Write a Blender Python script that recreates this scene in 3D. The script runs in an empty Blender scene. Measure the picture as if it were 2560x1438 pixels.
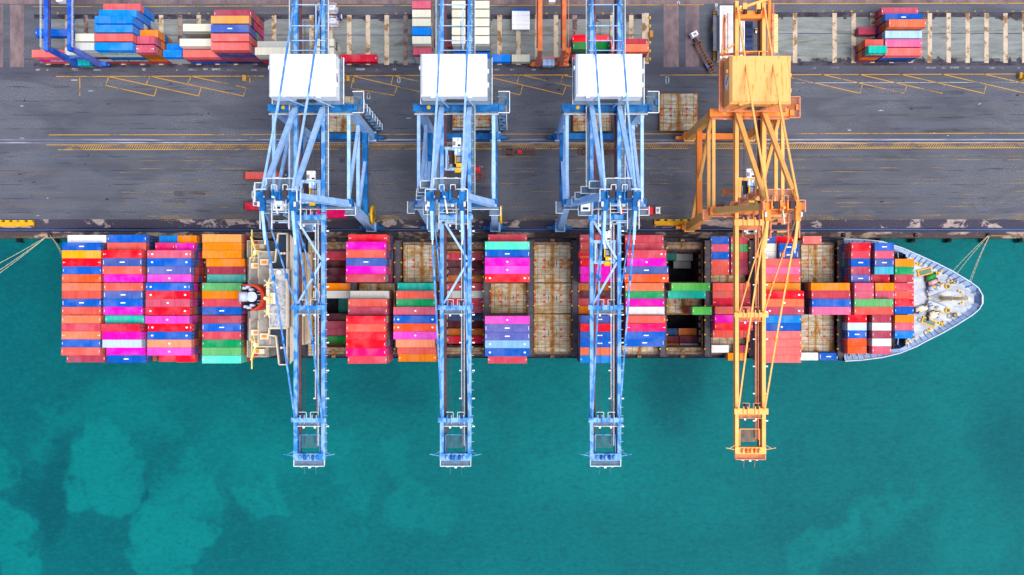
import bpy, bmesh, math, random
from mathutils import Vector, Matrix, Euler

random.seed(7)
# ---------------------------------------------------------------- camera, world, sun, exposure
F, H, CX, CY = 1991.1, 272.0, 1280.0, 719.0        # focal length in photo pixels, camera height in metres, point straight below
scene = bpy.context.scene
cam_d = bpy.data.cameras.new('camera')
cam_d.sensor_width = 36.0
cam_d.lens = 36.0 * F / 2560.0
cam_d.clip_start = 1.0
cam_d.clip_end = 6000.0
cam = bpy.data.objects.new('camera', cam_d)
scene.collection.objects.link(cam)
cam.location = (0, 0, H)
cam.rotation_euler = (0, 0, 0)
scene.camera = cam

SUN_EL, SUN_AZ = math.radians(66), math.radians(118)
world = bpy.data.worlds.new("World")
scene.world = world
world.use_nodes = True
wn = world.node_tree
sky = wn.nodes.new('ShaderNodeTexSky')
sky.sky_type = 'NISHITA'
sky.sun_disc = False
sky.sun_elevation = SUN_EL
sky.sun_rotation = SUN_AZ
sky.dust_density = 3.0
bg = wn.nodes['Background']
bg.inputs['Strength'].default_value = 0.12
wn.links.new(sky.outputs['Color'], bg.inputs['Color'])
sun_d = bpy.data.lights.new('sun', 'SUN')
sun_d.energy = 1.5
sun_d.angle = math.radians(40)
sun_d.color = (1.0, 0.97, 0.92)
sun = bpy.data.objects.new('sun', sun_d)
scene.collection.objects.link(sun)
sun.rotation_euler = (math.pi/2 - SUN_EL, 0, math.pi - SUN_AZ)
scene.view_settings.view_transform = 'Standard'
scene.view_settings.look = 'None'
scene.view_settings.exposure = 1.0
scene.view_settings.gamma = 1.0
scene.cycles.max_bounces = 6
scene.cycles.transparent_max_bounces = 8

# ---------------------------------------------------------------- helpers
COL = scene.collection

def P(px, py, z=0.0):
    s = (H - z) / F
    return Vector(((px - CX) * s, (CY - py) * s, z))

def lin(c):
    c = c / 255.0
    return c / 12.92 if c <= 0.04045 else ((c + 0.055) / 1.055) ** 2.4

class MB:
    """collects boxes, beams, tubes and prisms and links them as ONE mesh object"""
    def __init__(self):
        self.v, self.f, self.m, self.s = [], [], [], []
    def add(self, vs, fs, mat=0, smooth=False):
        n = len(self.v)
        self.v.extend(tuple(p) for p in vs)
        for f in fs:
            self.f.append(tuple(i + n for i in f))
            self.m.append(mat)
            self.s.append(smooth)
    def box(self, x0, x1, y0, y1, z0, z1, mat=0):
        vs = [(x0,y0,z0),(x1,y0,z0),(x1,y1,z0),(x0,y1,z0),(x0,y0,z1),(x1,y0,z1),(x1,y1,z1),(x0,y1,z1)]
        self.add(vs, [(3,2,1,0),(4,5,6,7),(0,1,5,4),(1,2,6,5),(2,3,7,6),(3,0,4,7)], mat)
    def cbox(self, c, s, mat=0):
        self.box(c[0]-s[0]/2, c[0]+s[0]/2, c[1]-s[1]/2, c[1]+s[1]/2, c[2]-s[2]/2, c[2]+s[2]/2, mat)
    def beam(self, p0, p1, w, h=None, mat=0, w2=None, h2=None, up=(0,0,1)):
        h = w if h is None else h
        w2 = w if w2 is None else w2
        h2 = h if h2 is None else h2
        p0, p1 = Vector(p0), Vector(p1)
        d = (p1 - p0).normalized()
        u = Vector(up)
        if abs(d.dot(u)) > 0.98:
            u = Vector((0,1,0))
        a = d.cross(u).normalized()
        b = a.cross(d).normalized()
        vs = []
        for p, ww, hh in ((p0, w, h), (p1, w2, h2)):
            for sa, sb in ((-1,-1),(1,-1),(1,1),(-1,1)):
                vs.append(p + a*(sa*ww/2) + b*(sb*hh/2))
        self.add(vs, [(0,1,2,3),(7,6,5,4),(0,4,5,1),(1,5,6,2),(2,6,7,3),(3,7,4,0)], mat)
    def tube(self, p0, p1, r, mat=0, n=10, r2=None):
        r2 = r if r2 is None else r2
        p0, p1 = Vector(p0), Vector(p1)
        d = (p1 - p0).normalized()
        u = Vector((0,0,1)) if abs(d.z) < 0.9 else Vector((0,1,0))
        a = d.cross(u).normalized()
        b = a.cross(d).normalized()
        vs = []
        for p, rr in ((p0, r), (p1, r2)):
            for i in range(n):
                t = 2*math.pi*i/n
                vs.append(p + a*(rr*math.cos(t)) + b*(rr*math.sin(t)))
        base = len(self.v)
        self.v.extend(tuple(q) for q in vs)
        for i in range(n):
            j = (i+1) % n
            self.f.append((base+i, base+n+i, base+n+j, base+j)); self.m.append(mat); self.s.append(True)
        self.f.append(tuple(base+i for i in range(n))); self.m.append(mat); self.s.append(False)
        self.f.append(tuple(base+n+i for i in reversed(range(n)))); self.m.append(mat); self.s.append(False)
    def prism(self, poly, z0, z1, mat=0, mat_side=None, poly1=None):
        n = len(poly)
        q = poly1 or poly
        vs = [(p[0],p[1],z0) for p in poly] + [(p[0],p[1],z1) for p in q]
        b = len(self.v)
        self.v.extend(vs)
        self.f.append(tuple(b+i for i in reversed(range(n)))); self.m.append(mat); self.s.append(False)
        self.f.append(tuple(b+n+i for i in range(n))); self.m.append(mat); self.s.append(False)
        ms = mat if mat_side is None else mat_side
        for i in range(n):
            j = (i+1) % n
            self.f.append((b+i,b+j,b+n+j,b+n+i)); self.m.append(ms); self.s.append(False)
    def sheet(self, poly, z, mat=0):
        self.add([(p[0],p[1],z) for p in poly], [tuple(range(len(poly)))], mat)
    def rail(self, pts, mat=0, h=1.1, w=0.09, step=2.4, mid=True):
        for a, b in zip(pts[:-1], pts[1:]):
            a, b = Vector(a), Vector(b)
            L = (b-a).length
            if L < 0.05: continue
            self.beam(a+Vector((0,0,h)), b+Vector((0,0,h)), w, w, mat)
            if mid:
                self.beam(a+Vector((0,0,h*0.5)), b+Vector((0,0,h*0.5)), w*0.6, w*0.6, mat)
            k = max(1, int(round(L/step)))
            for i in range(k+1):
                p = a.lerp(b, i/k)
                self.beam(p, p+Vector((0,0,h)), w*0.8, w*0.8, mat)
    def mesh(self, name, mats, origin=(0,0,0)):
        me = bpy.data.meshes.new(name)
        o = origin
        me.from_pydata([(x-o[0], y-o[1], z-o[2]) for x,y,z in self.v], [], self.f)
        for mt in mats:
            me.materials.append(mt)
        me.polygons.foreach_set('material_index', self.m)
        me.polygons.foreach_set('use_smooth', self.s)
        me.update()
        return me
    def build(self, name, mats, parent=None, origin=(0,0,0)):
        if not isinstance(mats, (list, tuple)): mats = [mats]
        me = self.mesh(name, mats, origin)
        ob = bpy.data.objects.new(name, me)
        COL.objects.link(ob)
        if parent is not None:
            ob.parent = parent
        else:
            ob.location = origin
        return ob

def tag(o, label=None, cat=None, group=None, kind=None):
    if label: o['label'] = label
    if cat: o['category'] = cat
    if group: o['group'] = group
    if kind: o['kind'] = kind
    return o

def empty(name, loc, label, cat, group=None, rz=0.0):
    o = bpy.data.objects.new(name, None)
    COL.objects.link(o)
    o.location = loc
    o.rotation_euler = (0, 0, rz)
    return tag(o, label, cat, group)

def copy_tree(o, parent=None):
    c = o.copy()
    COL.objects.link(c)
    if parent is not None: c.parent = parent
    for ch in list(o.children):
        copy_tree(ch, c)
    return c

# ---------------------------------------------------------------- materials
MATS = {}
GAIN = 0.80      # sunlit picture value -> real base colour
def albedo(rgb, k=None):
    k = GAIN if k is None else k
    return tuple(min(0.9, max(0.002, lin(c) * k)) for c in rgb) + (1.0,)

def new_mat(name, rough=0.5, spec=0.4):
    m = bpy.data.materials.new(name)
    m.use_nodes = True
    nt = m.node_tree
    b = nt.nodes['Principled BSDF']
    b.inputs['Roughness'].default_value = rough
    b.inputs['Specular IOR Level'].default_value = spec
    return m, nt, b

def noise(nt, vec, scale, detail=4.0, rough=0.55, dist=0.0):
    n = nt.nodes.new('ShaderNodeTexNoise')
    n.inputs['Scale'].default_value = scale
    n.inputs['Detail'].default_value = detail
    n.inputs['Roughness'].default_value = rough
    n.inputs['Distortion'].default_value = dist
    if vec is not None: nt.links.new(vec, n.inputs['Vector'])
    return n.outputs['Fac']

def mapping(nt, vec, scale=(1,1,1), loc=(0,0,0)):
    n = nt.nodes.new('ShaderNodeMapping')
    n.inputs['Scale'].default_value = scale
    n.inputs['Location'].default_value = loc
    nt.links.new(vec, n.inputs['Vector'])
    return n.outputs['Vector']

def maprange(nt, val, a, b, c=0.0, d=1.0, smooth=True):
    n = nt.nodes.new('ShaderNodeMapRange')
    n.interpolation_type = 'SMOOTHSTEP' if smooth else 'LINEAR'
    n.inputs['From Min'].default_value = a
    n.inputs['From Max'].default_value = b
    n.inputs['To Min'].default_value = c
    n.inputs['To Max'].default_value = d
    nt.links.new(val, n.inputs['Value'])
    return n.outputs['Result']

def mixc(nt, fac, a, b):
    n = nt.nodes.new('ShaderNodeMix')
    n.data_type = 'RGBA'
    if isinstance(fac, (int, float)): n.inputs[0].default_value = fac
    else: nt.links.new(fac, n.inputs[0])
    for s, v in ((n.inputs[6], a), (n.inputs[7], b)):
        if isinstance(v, (tuple, list)): s.default_value = v
        else: nt.links.new(v, s)
    return n.outputs[2]

def math_(nt, op, a, b=None):
    n = nt.nodes.new('ShaderNodeMath')
    n.operation = op
    for i, v in enumerate((a, b)):
        if v is None: continue
        if isinstance(v, (int, float)): n.inputs[i].default_value = v
        else: nt.links.new(v, n.inputs[i])
    return n.outputs[0]

def geo_pos(nt):
    return nt.nodes.new('ShaderNodeNewGeometry').outputs['Position']

def obj_coord(nt):
    """object coordinates shifted by a per-object random amount, so copies do not repeat"""
    tc = nt.nodes.new('ShaderNodeTexCoord').outputs['Object']
    oi = nt.nodes.new('ShaderNodeObjectInfo').outputs['Random']
    k = math_(nt, 'MULTIPLY', oi, 57.0)
    n = nt.nodes.new('ShaderNodeVectorMath'); n.operation = 'ADD'
    nt.links.new(tc, n.inputs[0]); nt.links.new(k, n.inputs[1])
    return n.outputs[0], oi

def scaled(c, k):
    return tuple(min(0.95, x*k) for x in c[:3]) + (1.0,)

def paint(name, rgb, k=None, rough=0.5, var=0.18, scale=0.6, spec=0.15, rust=0.0):
    """weathered paint: soft fading patches, fine grime, optional rust"""
    if name in MATS: return MATS[name]
    m, nt, b = new_mat(name, rough, spec)
    c = albedo(rgb, k)
    pos = geo_pos(nt)
    f = maprange(nt, noise(nt, pos, scale, 5.0, 0.6), 0.3, 0.7)
    col = mixc(nt, f, scaled(c, 1.0 - var), scaled(c, 1.0 + var*0.5))
    if rust > 0:
        r = maprange(nt, noise(nt, pos, scale*1.7, 6.0, 0.65), 0.62 - rust*0.3, 0.75 - rust*0.2)
        col = mixc(nt, math_(nt, 'MULTIPLY', r, 0.8), col, albedo((120, 70, 40)))
    nt.links.new(col, b.inputs['Base Color'])
    MATS[name] = m
    return m

def patchy(name, rgb_a, rgb_b, lo=0.42, hi=0.52, scale=0.30, rough=0.5, stretch=(1,1,1), k=None):
    """old paint faded in patches between two tones of its own colour"""
    if name in MATS: return MATS[name]
    m, nt, b = new_mat(name, rough, 0.12)
    pos = mapping(nt, geo_pos(nt), stretch)
    f = maprange(nt, noise(nt, pos, scale, 3.0, 0.5, 0.6), lo, hi)
    g = noise(nt, pos, 2.5, 4.0)
    a = mixc(nt, g, scaled(albedo(rgb_a, k), 0.88), scaled(albedo(rgb_a, k), 1.08))
    c = mixc(nt, g, scaled(albedo(rgb_b, k), 0.88), scaled(albedo(rgb_b, k), 1.08))
    nt.links.new(mixc(nt, f, a, c), b.inputs['Base Color'])
    MATS[name] = m
    return m

def container_paint(code, rgb):
    """painted corrugated steel: per-container fading, streaks across the roof, grime, faint corrugation"""
    key = 'container_' + code
    if key in MATS: return MATS[key]
    m, nt, b = new_mat(key, 0.6, 0.06)
    c = albedo(rgb)
    v, rnd = obj_coord(nt)
    soft = 0.35 if code in 'Wcwi' else 1.0
    st = noise(nt, mapping(nt, v, (1.6, 0.10, 0.10)), 1.0, 5.0, 0.65)
    big = noise(nt, v, 0.22, 3.0)
    col = mixc(nt, maprange(nt, st, 0.35, 0.70), scaled(c, 1.06), scaled(c, 1.0-0.20*soft))
    col = mixc(nt, maprange(nt, big, 0.40, 0.72, 0.0, 0.30*soft), col, mixc(nt, 0.35, scaled(c, 0.95), (0.55, 0.50, 0.48, 1)))
    dirt = maprange(nt, noise(nt, mapping(nt, v, (0.9, 0.5, 0.5)), 1.3, 6.0, 0.7), 0.60, 0.78, 0.0, 0.50*soft)
    col = mixc(nt, dirt, col, mixc(nt, 0.45, scaled(c, 0.45), (0.10, 0.07, 0.05, 1)))
    hv = nt.nodes.new('ShaderNodeHueSaturation')
    nt.links.new(col, hv.inputs['Color'])
    nt.links.new(maprange(nt, rnd, 0, 1, 0.86, 1.10, False), hv.inputs['Value'])
    nt.links.new(hv.outputs['Color'], b.inputs['Base Color'])
    # corrugation running across the container
    tc = nt.nodes.new('ShaderNodeTexCoord').outputs['Object']
    w = nt.nodes.new('ShaderNodeTexWave')
    w.bands_direction = 'X'
    w.inputs['Scale'].default_value = 1.1
    nt.links.new(tc, w.inputs['Vector'])
    bp = nt.nodes.new('ShaderNodeBump')
    bp.inputs['Strength'].default_value = 0.14*soft
    bp.inputs['Distance'].default_value = 0.04
    nt.links.new(w.outputs['Fac'], bp.inputs['Height'])
    nt.links.new(bp.outputs['Normal'], b.inputs['Normal'])
    MATS[key] = m
    return m

def worn_paint(name, rgb, lo, hi, k=None):
    """road paint worn through in places"""
    if name in MATS: return MATS[name]
    m, nt, b = new_mat(name, 0.75, 0.2)
    pos = geo_pos(nt)
    c = albedo(rgb, k)
    g = noise(nt, pos, 1.5, 5.0)
    nt.links.new(mixc(nt, g, scaled(c, 0.75), scaled(c, 1.1)), b.inputs['Base Color'])
    a = noise(nt, mapping(nt, pos, (0.10, 0.35, 1)), 1.0, 3.0)
    d = noise(nt, pos, 3.0, 4.0, 0.7)
    f = maprange(nt, math_(nt, 'ADD', math_(nt, 'MULTIPLY', a, 0.62), math_(nt, 'MULTIPLY', d, 0.38)), lo, hi)
    tr = nt.nodes.new('ShaderNodeBsdfTransparent')
    mx = nt.nodes.new('ShaderNodeMixShader')
    nt.links.new(f, mx.inputs[0])
    nt.links.new(tr.outputs[0], mx.inputs[1])
    nt.links.new(b.outputs[0], mx.inputs[2])
    nt.links.new(mx.outputs[0], nt.nodes['Material Output'].inputs['Surface'])
    MATS[name] = m
    return m
# ---------------------------------------------------------------- the setting: quay apron, water, quay wall, paving, markings
def asphalt_mat():
    m, nt, b = new_mat('asphalt', 0.8, 0.25)
    pos = geo_pos(nt)
    base = albedo((98, 102, 113))
    st = noise(nt, mapping(nt, pos, (0.012, 0.35, 1)), 1.0, 6.0, 0.62)
    big = noise(nt, pos, 0.02, 4.0, 0.6, 0.5)
    fine = noise(nt, pos, 2.2, 6.0, 0.75)
    col = mixc(nt, maprange(nt, st, 0.34, 0.68), scaled(base, 0.62), scaled(base, 1.24))
    col = mixc(nt, maprange(nt, big, 0.38, 0.66), col, mixc(nt, 0.6, col, albedo((140, 141, 150))))
    col = mixc(nt, maprange(nt, fine, 0.35, 0.75), scaled(base, 0.72), col)
    wet = noise(nt, mapping(nt, pos, (0.035, 0.11, 1), (2, 7, 0)), 1.0, 5.0, 0.6, 0.6)
    col = mixc(nt, maprange(nt, wet, 0.46, 0.62, 0, 0.75), col, mixc(nt, 0.4, albedo((66, 68, 80)), col))
    sepw = nt.nodes.new('ShaderNodeSeparateXYZ'); nt.links.new(pos, sepw.inputs[0])
    near = math_(nt, 'ADD', sepw.outputs['Y'], math_(nt, 'MULTIPLY', wet, 5.0))
    band = math_(nt, 'MULTIPLY', maprange(nt, near, 72.0, 76.0), maprange(nt, near, 82.0, 78.0))
    col = mixc(nt, math_(nt, 'MULTIPLY', band, 0.55), col, albedo((62, 62, 78)))
    br = noise(nt, mapping(nt, pos, (0.02, 0.55, 1), (1, 9, 0)), 1.0, 6.0, 0.65)
    col = mixc(nt, maprange(nt, br, 0.52, 0.68, 0, 0.45), col, albedo((104, 94, 92)))
    # skid marks and oil: long dark dashes along the traffic lanes
    sk = noise(nt, mapping(nt, pos, (0.05, 0.9, 1), (3, 1, 0)), 1.0, 4.0, 0.6)
    col = mixc(nt, maprange(nt, sk, 0.62, 0.72, 0, 0.75), col, albedo((50, 50, 62)))
    # seams between paving passes
    sep = nt.nodes.new('ShaderNodeSeparateXYZ'); nt.links.new(pos, sep.inputs[0])
    wob = noise(nt, mapping(nt, pos, (0.08, 0.01, 1)), 1.0, 3.0)
    yy = math_(nt, 'ADD', sep.outputs['Y'], math_(nt, 'MULTIPLY', wob, 0.9))
    fr = math_(nt, 'FRACT', math_(nt, 'MULTIPLY', yy, 0.2105))
    line = math_(nt, 'LESS_THAN', math_(nt, 'ABSOLUTE', math_(nt, 'SUBTRACT', fr, 0.5)), 0.028)
    brk = maprange(nt, noise(nt, mapping(nt, pos, (0.11, 0.04, 1)), 1.0, 4.0), 0.45, 0.62)
    col = mixc(nt, math_(nt, 'MULTIPLY', math_(nt, 'MULTIPLY', line, brk), 0.7), col, albedo((48, 48, 60)))
    # chalky scuffs
    sc = noise(nt, mapping(nt, pos, (0.25, 0.7, 1), (9, 4, 0)), 1.0, 6.0, 0.7)
    col = mixc(nt, maprange(nt, sc, 0.70, 0.78, 0, 0.55), col, albedo((175, 175, 185)))
    nt.links.new(col, b.inputs['Base Color'])
    bp = nt.nodes.new('ShaderNodeBump'); bp.inputs['Strength'].default_value = 0.15; bp.inputs['Distance'].default_value = 0.05
    nt.links.new(fine, bp.inputs['Height']); nt.links.new(bp.outputs['Normal'], b.inputs['Normal'])
    return m

def stained(name, rgb, rgb_dark, lo, hi, scale, stretch=(1,1,1), rgb2=None):
    m, nt, b = new_mat(name, 0.85, 0.2)
    pos = geo_pos(nt)
    c = albedo(rgb)
    g = noise(nt, mapping(nt, pos, stretch), 0.5, 6.0, 0.65)
    col = mixc(nt, maprange(nt, g, 0.3, 0.7), scaled(c, 0.82), scaled(c, 1.15) if rgb2 is None else albedo(rgb2))
    s = noise(nt, mapping(nt, pos, stretch, (5, 2, 0)), scale, 8.0, 0.66, 0.4)
    col = mixc(nt, maprange(nt, s, lo, hi), col, albedo(rgb_dark))
    f = noise(nt, pos, 3.0, 4.0, 0.7)
    col = mixc(nt, maprange(nt, f, 0.3, 0.7, 0, 0.35), col, scaled(c, 0.6))
    nt.links.new(col, b.inputs['Base Color'])
    MATS[name] = m
    return m

def water_mat():
    m, nt, b = new_mat('sea_water', 0.5, 0.03)
    pos = geo_pos(nt)
    deep, mid, lite = albedo((0, 90, 102), 0.54), albedo((0, 122, 126), 0.54), albedo((0, 154, 150), 0.58)
    # domain warp so that the silt plumes billow
    wn1 = nt.nodes.new('ShaderNodeTexNoise'); wn1.inputs['Scale'].default_value = 0.035; wn1.inputs['Detail'].default_value = 5.0
    nt.links.new(pos, wn1.inputs['Vector'])
    sub = nt.nodes.new('ShaderNodeVectorMath'); sub.operation = 'SUBTRACT'; sub.inputs[1].default_value = (0.5, 0.5, 0.5)
    nt.links.new(wn1.outputs['Color'], sub.inputs[0])
    sc = nt.nodes.new('ShaderNodeVectorMath'); sc.operation = 'SCALE'; sc.inputs['Scale'].default_value = 40.0
    nt.links.new(sub.outputs[0], sc.inputs[0])
    ad = nt.nodes.new('ShaderNodeVectorMath'); ad.operation = 'ADD'
    nt.links.new(pos, ad.inputs[0]); nt.links.new(sc.outputs[0], ad.inputs[1])
    wp = ad.outputs[0]
    base = maprange(nt, noise(nt, wp, 0.009, 3.0, 0.5, 0.4), 0.32, 0.68)
    base = mixc(nt, base, mixc(nt, 0.35, mid, deep), mixc(nt, 0.22, mid, lite))
    # silt plumes: (pixel x, y, radius x, radius y, strength, softness)
    plumes = [(270,1165,118,150,1,.25),(420,1340,125,110,1,.22),(505,1215,130,120,.85,.5),(20,1190,70,100,.7,.35),(20,1370,75,110,.9,.3),
              (310,1030,190,130,.55,.7),(640,1120,200,140,.6,.7),(690,1240,85,75,.85,.35),(820,1160,90,130,.5,.6),(140,1060,110,70,.45,.6),
              (1010,1170,60,120,.45,.5),(1050,1300,90,70,.55,.45),(880,1290,60,40,.4,.5),(2110,1340,110,60,.75,.5),(2040,1400,80,110,.6,.5),
              (2200,1270,130,50,.6,.6),(2290,1240,120,45,.55,.6),(2420,1380,130,130,.35,.7),(1500,1190,220,120,.3,.8),(1480,1010,150,80,.2,.9)]
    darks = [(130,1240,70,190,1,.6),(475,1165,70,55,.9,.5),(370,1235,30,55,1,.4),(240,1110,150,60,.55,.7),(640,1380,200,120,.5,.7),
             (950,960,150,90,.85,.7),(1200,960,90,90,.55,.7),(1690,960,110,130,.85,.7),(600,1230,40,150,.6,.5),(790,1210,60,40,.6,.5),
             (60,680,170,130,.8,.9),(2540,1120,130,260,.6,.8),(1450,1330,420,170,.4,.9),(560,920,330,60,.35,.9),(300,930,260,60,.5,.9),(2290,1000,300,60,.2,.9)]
    def field(lst, warp):
        out = None
        for px, py, rx, ry, st, soft in lst:
            c = P(px, py, -3.0); k = (H + 3.0) / F
            mp = nt.nodes.new('ShaderNodeMapping'); mp.vector_type = 'TEXTURE'
            mp.inputs['Location'].default_value = (c.x, c.y, -3.0)
            mp.inputs['Scale'].default_value = (rx*k, ry*k, 1000.0)
            nt.links.new(warp, mp.inputs['Vector'])
            ln = nt.nodes.new('ShaderNodeVectorMath'); ln.operation = 'LENGTH'
            nt.links.new(mp.outputs[0], ln.inputs[0])
            r = maprange(nt, ln.outputs['Value'], 1.0, 1.0 - soft, 0.0, st)
            out = r if out is None else math_(nt, 'MAXIMUM', out, r)
        return out
    w2 = nt.nodes.new('ShaderNodeTexNoise'); w2.inputs['Scale'].default_value = 0.11; w2.inputs['Detail'].default_value = 5.0
    nt.links.new(pos, w2.inputs['Vector'])
    s2 = nt.nodes.new('ShaderNodeVectorMath'); s2.operation = 'SUBTRACT'; s2.inputs[1].default_value = (0.5, 0.5, 0.5)
    nt.links.new(w2.outputs['Color'], s2.inputs[0])
    s3 = nt.nodes.new('ShaderNodeVectorMath'); s3.operation = 'SCALE'; s3.inputs['Scale'].default_value = 20.0
    nt.links.new(s2.outputs[0], s3.inputs[0])
    a2 = nt.nodes.new('ShaderNodeVectorMath'); a2.operation = 'ADD'
    nt.links.new(wp, a2.inputs[0]); nt.links.new(s3.outputs[0], a2.inputs[1])
    pl = field(plumes, a2.outputs[0])
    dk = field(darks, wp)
    tex = maprange(nt, noise(nt, a2.outputs[0], 0.05, 6.0, 0.6), 0.25, 0.65, 0.55, 1.0)
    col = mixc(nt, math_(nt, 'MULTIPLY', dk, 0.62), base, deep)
    col = mixc(nt, math_(nt, 'MULTIPLY', math_(nt, 'MULTIPLY', pl, tex), 0.62), col, lite)
    bil = noise(nt, a2.outputs[0], 0.16, 6.0, 0.7, 1.2)
    col = mixc(nt, maprange(nt, bil, 0.50, 0.70, 0, 0.28), col, deep)
    mot = noise(nt, mapping(nt, pos, (0.6, 1.0, 1)), 0.9, 4.0, 0.7)
    col = mixc(nt, maprange(nt, mot, 0.45, 0.75, 0, 0.34), col, scaled(deep, 0.8))
    col = mixc(nt, maprange(nt, mot, 0.50, 0.25, 0, 0.24), col, lite)
    nt.links.new(col, b.inputs['Base Color'])
    r1 = noise(nt, mapping(nt, pos, (0.5, 0.9, 1)), 1.0, 5.0, 0.65, 0.5)
    r2 = noise(nt, mapping(nt, pos, (0.13, 0.2, 1)), 1.0, 3.0, 0.5)
    hgt = math_(nt, 'ADD', math_(nt, 'MULTIPLY', r1, 0.5), r2)
    bp = nt.nodes.new('ShaderNodeBump'); bp.inputs['Strength'].default_value = 0.5; bp.inputs['Distance'].default_value = 0.6
    nt.links.new(hgt, bp.inputs['Height']); nt.links.new(bp.outputs['Normal'], b.inputs['Normal'])
    return m

QY = 16.85            # y of the quay edge
R = 3000.0
mb = MB(); mb.sheet([(-R,QY+4.0),(R,QY+4.0),(R,R),(-R,R)], 0.0)
tag(mb.build('quay_apron', asphalt_mat()), 'grey asphalt quay apron streaked by traffic', 'ground', kind='structure')

cope_mat = stained('cope_stone', (166, 142, 128), (58, 50, 58), 0.42, 0.52, 0.2, (0.5, 1.2, 1), (205, 178, 150))
conc_mat = stained('stained_concrete', (160, 142, 140), (46, 48, 72), 0.435, 0.475, 0.11, (0.8, 1.3, 1), (200, 182, 170))
dark_mat = stained('rail_trench', (44, 56, 92), (26, 30, 52), 0.45, 0.6, 0.3, (0.05, 1, 1), (62, 82, 130))
tan_mat = stained('brown_concrete', (128, 110, 114), (84, 74, 88), 0.45, 0.75, 0.12, (1, 0.5, 1), (150, 128, 126))
slab_mat = stained('yard_slab', (134, 139, 136), (104, 102, 92), 0.50, 0.66, 0.22, (0.25, 1.2, 1), (152, 157, 154))
grime_mat = stained('yard_grime', (72, 70, 84), (48, 40, 48), 0.45, 0.6, 0.3, (0.6, 1, 1), (92, 86, 96))
steel_rail = paint('rail_steel', (120, 124, 140), rough=0.4)
pale_conc = stained('pale_concrete', (156, 155, 166), (104, 106, 116), 0.42, 0.56, 0.25, (0.12, 1.5, 1), (188, 186, 198))

mb = MB(); mb.box(-R, R, QY, QY+4.0, -14.0, 0.004)
tag(mb.build('quay_wall', cope_mat), 'stained concrete quay edge above the water', 'quay wall', kind='structure')

def strip(name, px0, px1, py0, py1, z, mat, label, slope=0.0):
    """flat strip given by photo pixels on the ground"""
    m = MB()
    a, b2 = P(px0, py0, 0), P(px1, py1, 0)
    d = slope * (b2.x - a.x)
    m.sheet([(a.x,b2.y),(b2.x,b2.y+d),(b2.x,a.y+d),(a.x,a.y)], z)
    return tag(m.build(name, mat), label, 'paving', kind='structure')

SL = 0.0022
strip('quay_paving', -400, 2960, 548.5, 570, 0.006, conc_mat, 'stained pale concrete strip beside the waterside crane rail')
strip('rail_trench', -400, 2960, 569.5, 580, 0.010, dark_mat, 'dark wet crane rail trench along the quay')
strip('rail_bed', -400, 2960, 347.5, 358.5, 0.006, pale_conc, 'pale concrete bed of the landside crane rail')
strip('rail_trench', -400, 2960, 351.5, 355.0, 0.012, dark_mat, 'dark groove of the landside crane rail')
strip('yard_road', -400, 2960, -60, 10, 0.006, tan_mat, 'brownish concrete road behind the container yard')
for k, (a, b2) in enumerate([(0, 8), (25, 60), (1659, 1697), (1714, 1748)]):
    strip('runway_paving', a, b2, 12 if k else 12, 168, 0.008 + 0.001*k, tan_mat, 'brown concrete runway strip beside the container yard')
strip('yard_slab', 100, 1606, 38, 160, 0.005, slab_mat, 'grey green concrete slab of the container yard')
strip('yard_slab', 1932, 2960, 33, 157, 0.005, slab_mat, 'grey green concrete slab of the container yard')
for a, b2, o in ((85, 1610, 0), (1930, 2960, -5)):
    strip('yard_drain', a, b2, 158.5+o, 169+o, 0.011, grime_mat, 'grimy drain strip along the container yard')
    strip('yard_drain', a, b2, 36+o, 48+o, 0.010, grime_mat, 'grimy drain strip along the container yard')
    strip('yard_joint', a, b2, 87.2+o*.8, 88.6+o*.8, 0.012, dark_mat, 'dark slab joint in the container yard')
    m = MB(); rr = random.Random(4)
    x = a + 5
    while x < b2:
        w = rr.uniform(4, 26)
        if rr.random() < 0.55:
            p, q = P(x, 171+o, 0), P(x+w, 176.5+o, 0)
            m.box(p.x, q.x, q.y, p.y - rr.choice((0, 0.25, 0.4)), 0.0, 0.014)
        x += w + rr.uniform(3, 30)
    tag(m.build('yard_markings', worn_paint('pale_patch', (178, 172, 184), 0.44, 0.56)), 'broken pale concrete patches along the yard edge', 'markings', kind='structure')

m = MB(); rr = random.Random(9)
for k in range(150):
    right = rr.random() < 0.45
    x = rr.uniform(1935, 2560) if right else rr.uniform(105, 1600)
    o = -5 if right else 0
    top_ = rr.random() < 0.3
    y = (50 if top_ else 156)+o
    n = 20; rx, ry = rr.uniform(4, 14)*0.137, rr.uniform(2.5, 10)*0.137*(0.7 if top_ else 1)
    c = P(x, y, 0)
    m.sheet([(c.x + rx*rr.uniform(.55, 1.25)*math.cos(t*2*math.pi/n), c.y + ry*rr.uniform(.4, 1.35)*math.sin(t*2*math.pi/n)) for t in range(n)], 0.014 + 0.00004*k)
tag(m.build('yard_grime', worn_paint('slab_grime', (72, 68, 72), 0.34, 0.62)), 'dark grime creeping over the yard slab edges', 'stains', kind='structure')
sleeper_mat = stained('sleeper_concrete', (216, 196, 166), (134, 96, 58), 0.50, 0.60, 0.28, (1, 1, 1), (222, 200, 178))
sleeper_dark = stained('sleeper_dark', (140, 116, 112), (92, 70, 66), 0.45, 0.6, 0.3, (1, 1, 1), (178, 156, 142))
m1, m2 = MB(), MB()
rr = random.Random(2)
sl = [(v, 0) for v in range(0)]
xs = [121+47.0*i for i in range(32)] + [1987.5, 2086.5, 2134, 2181, 2228, 2276, 2324.5, 2371.5, 2419, 2466, 2513.5, 2560.5, 2608, 2655, 2702]
skip = set()
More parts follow.
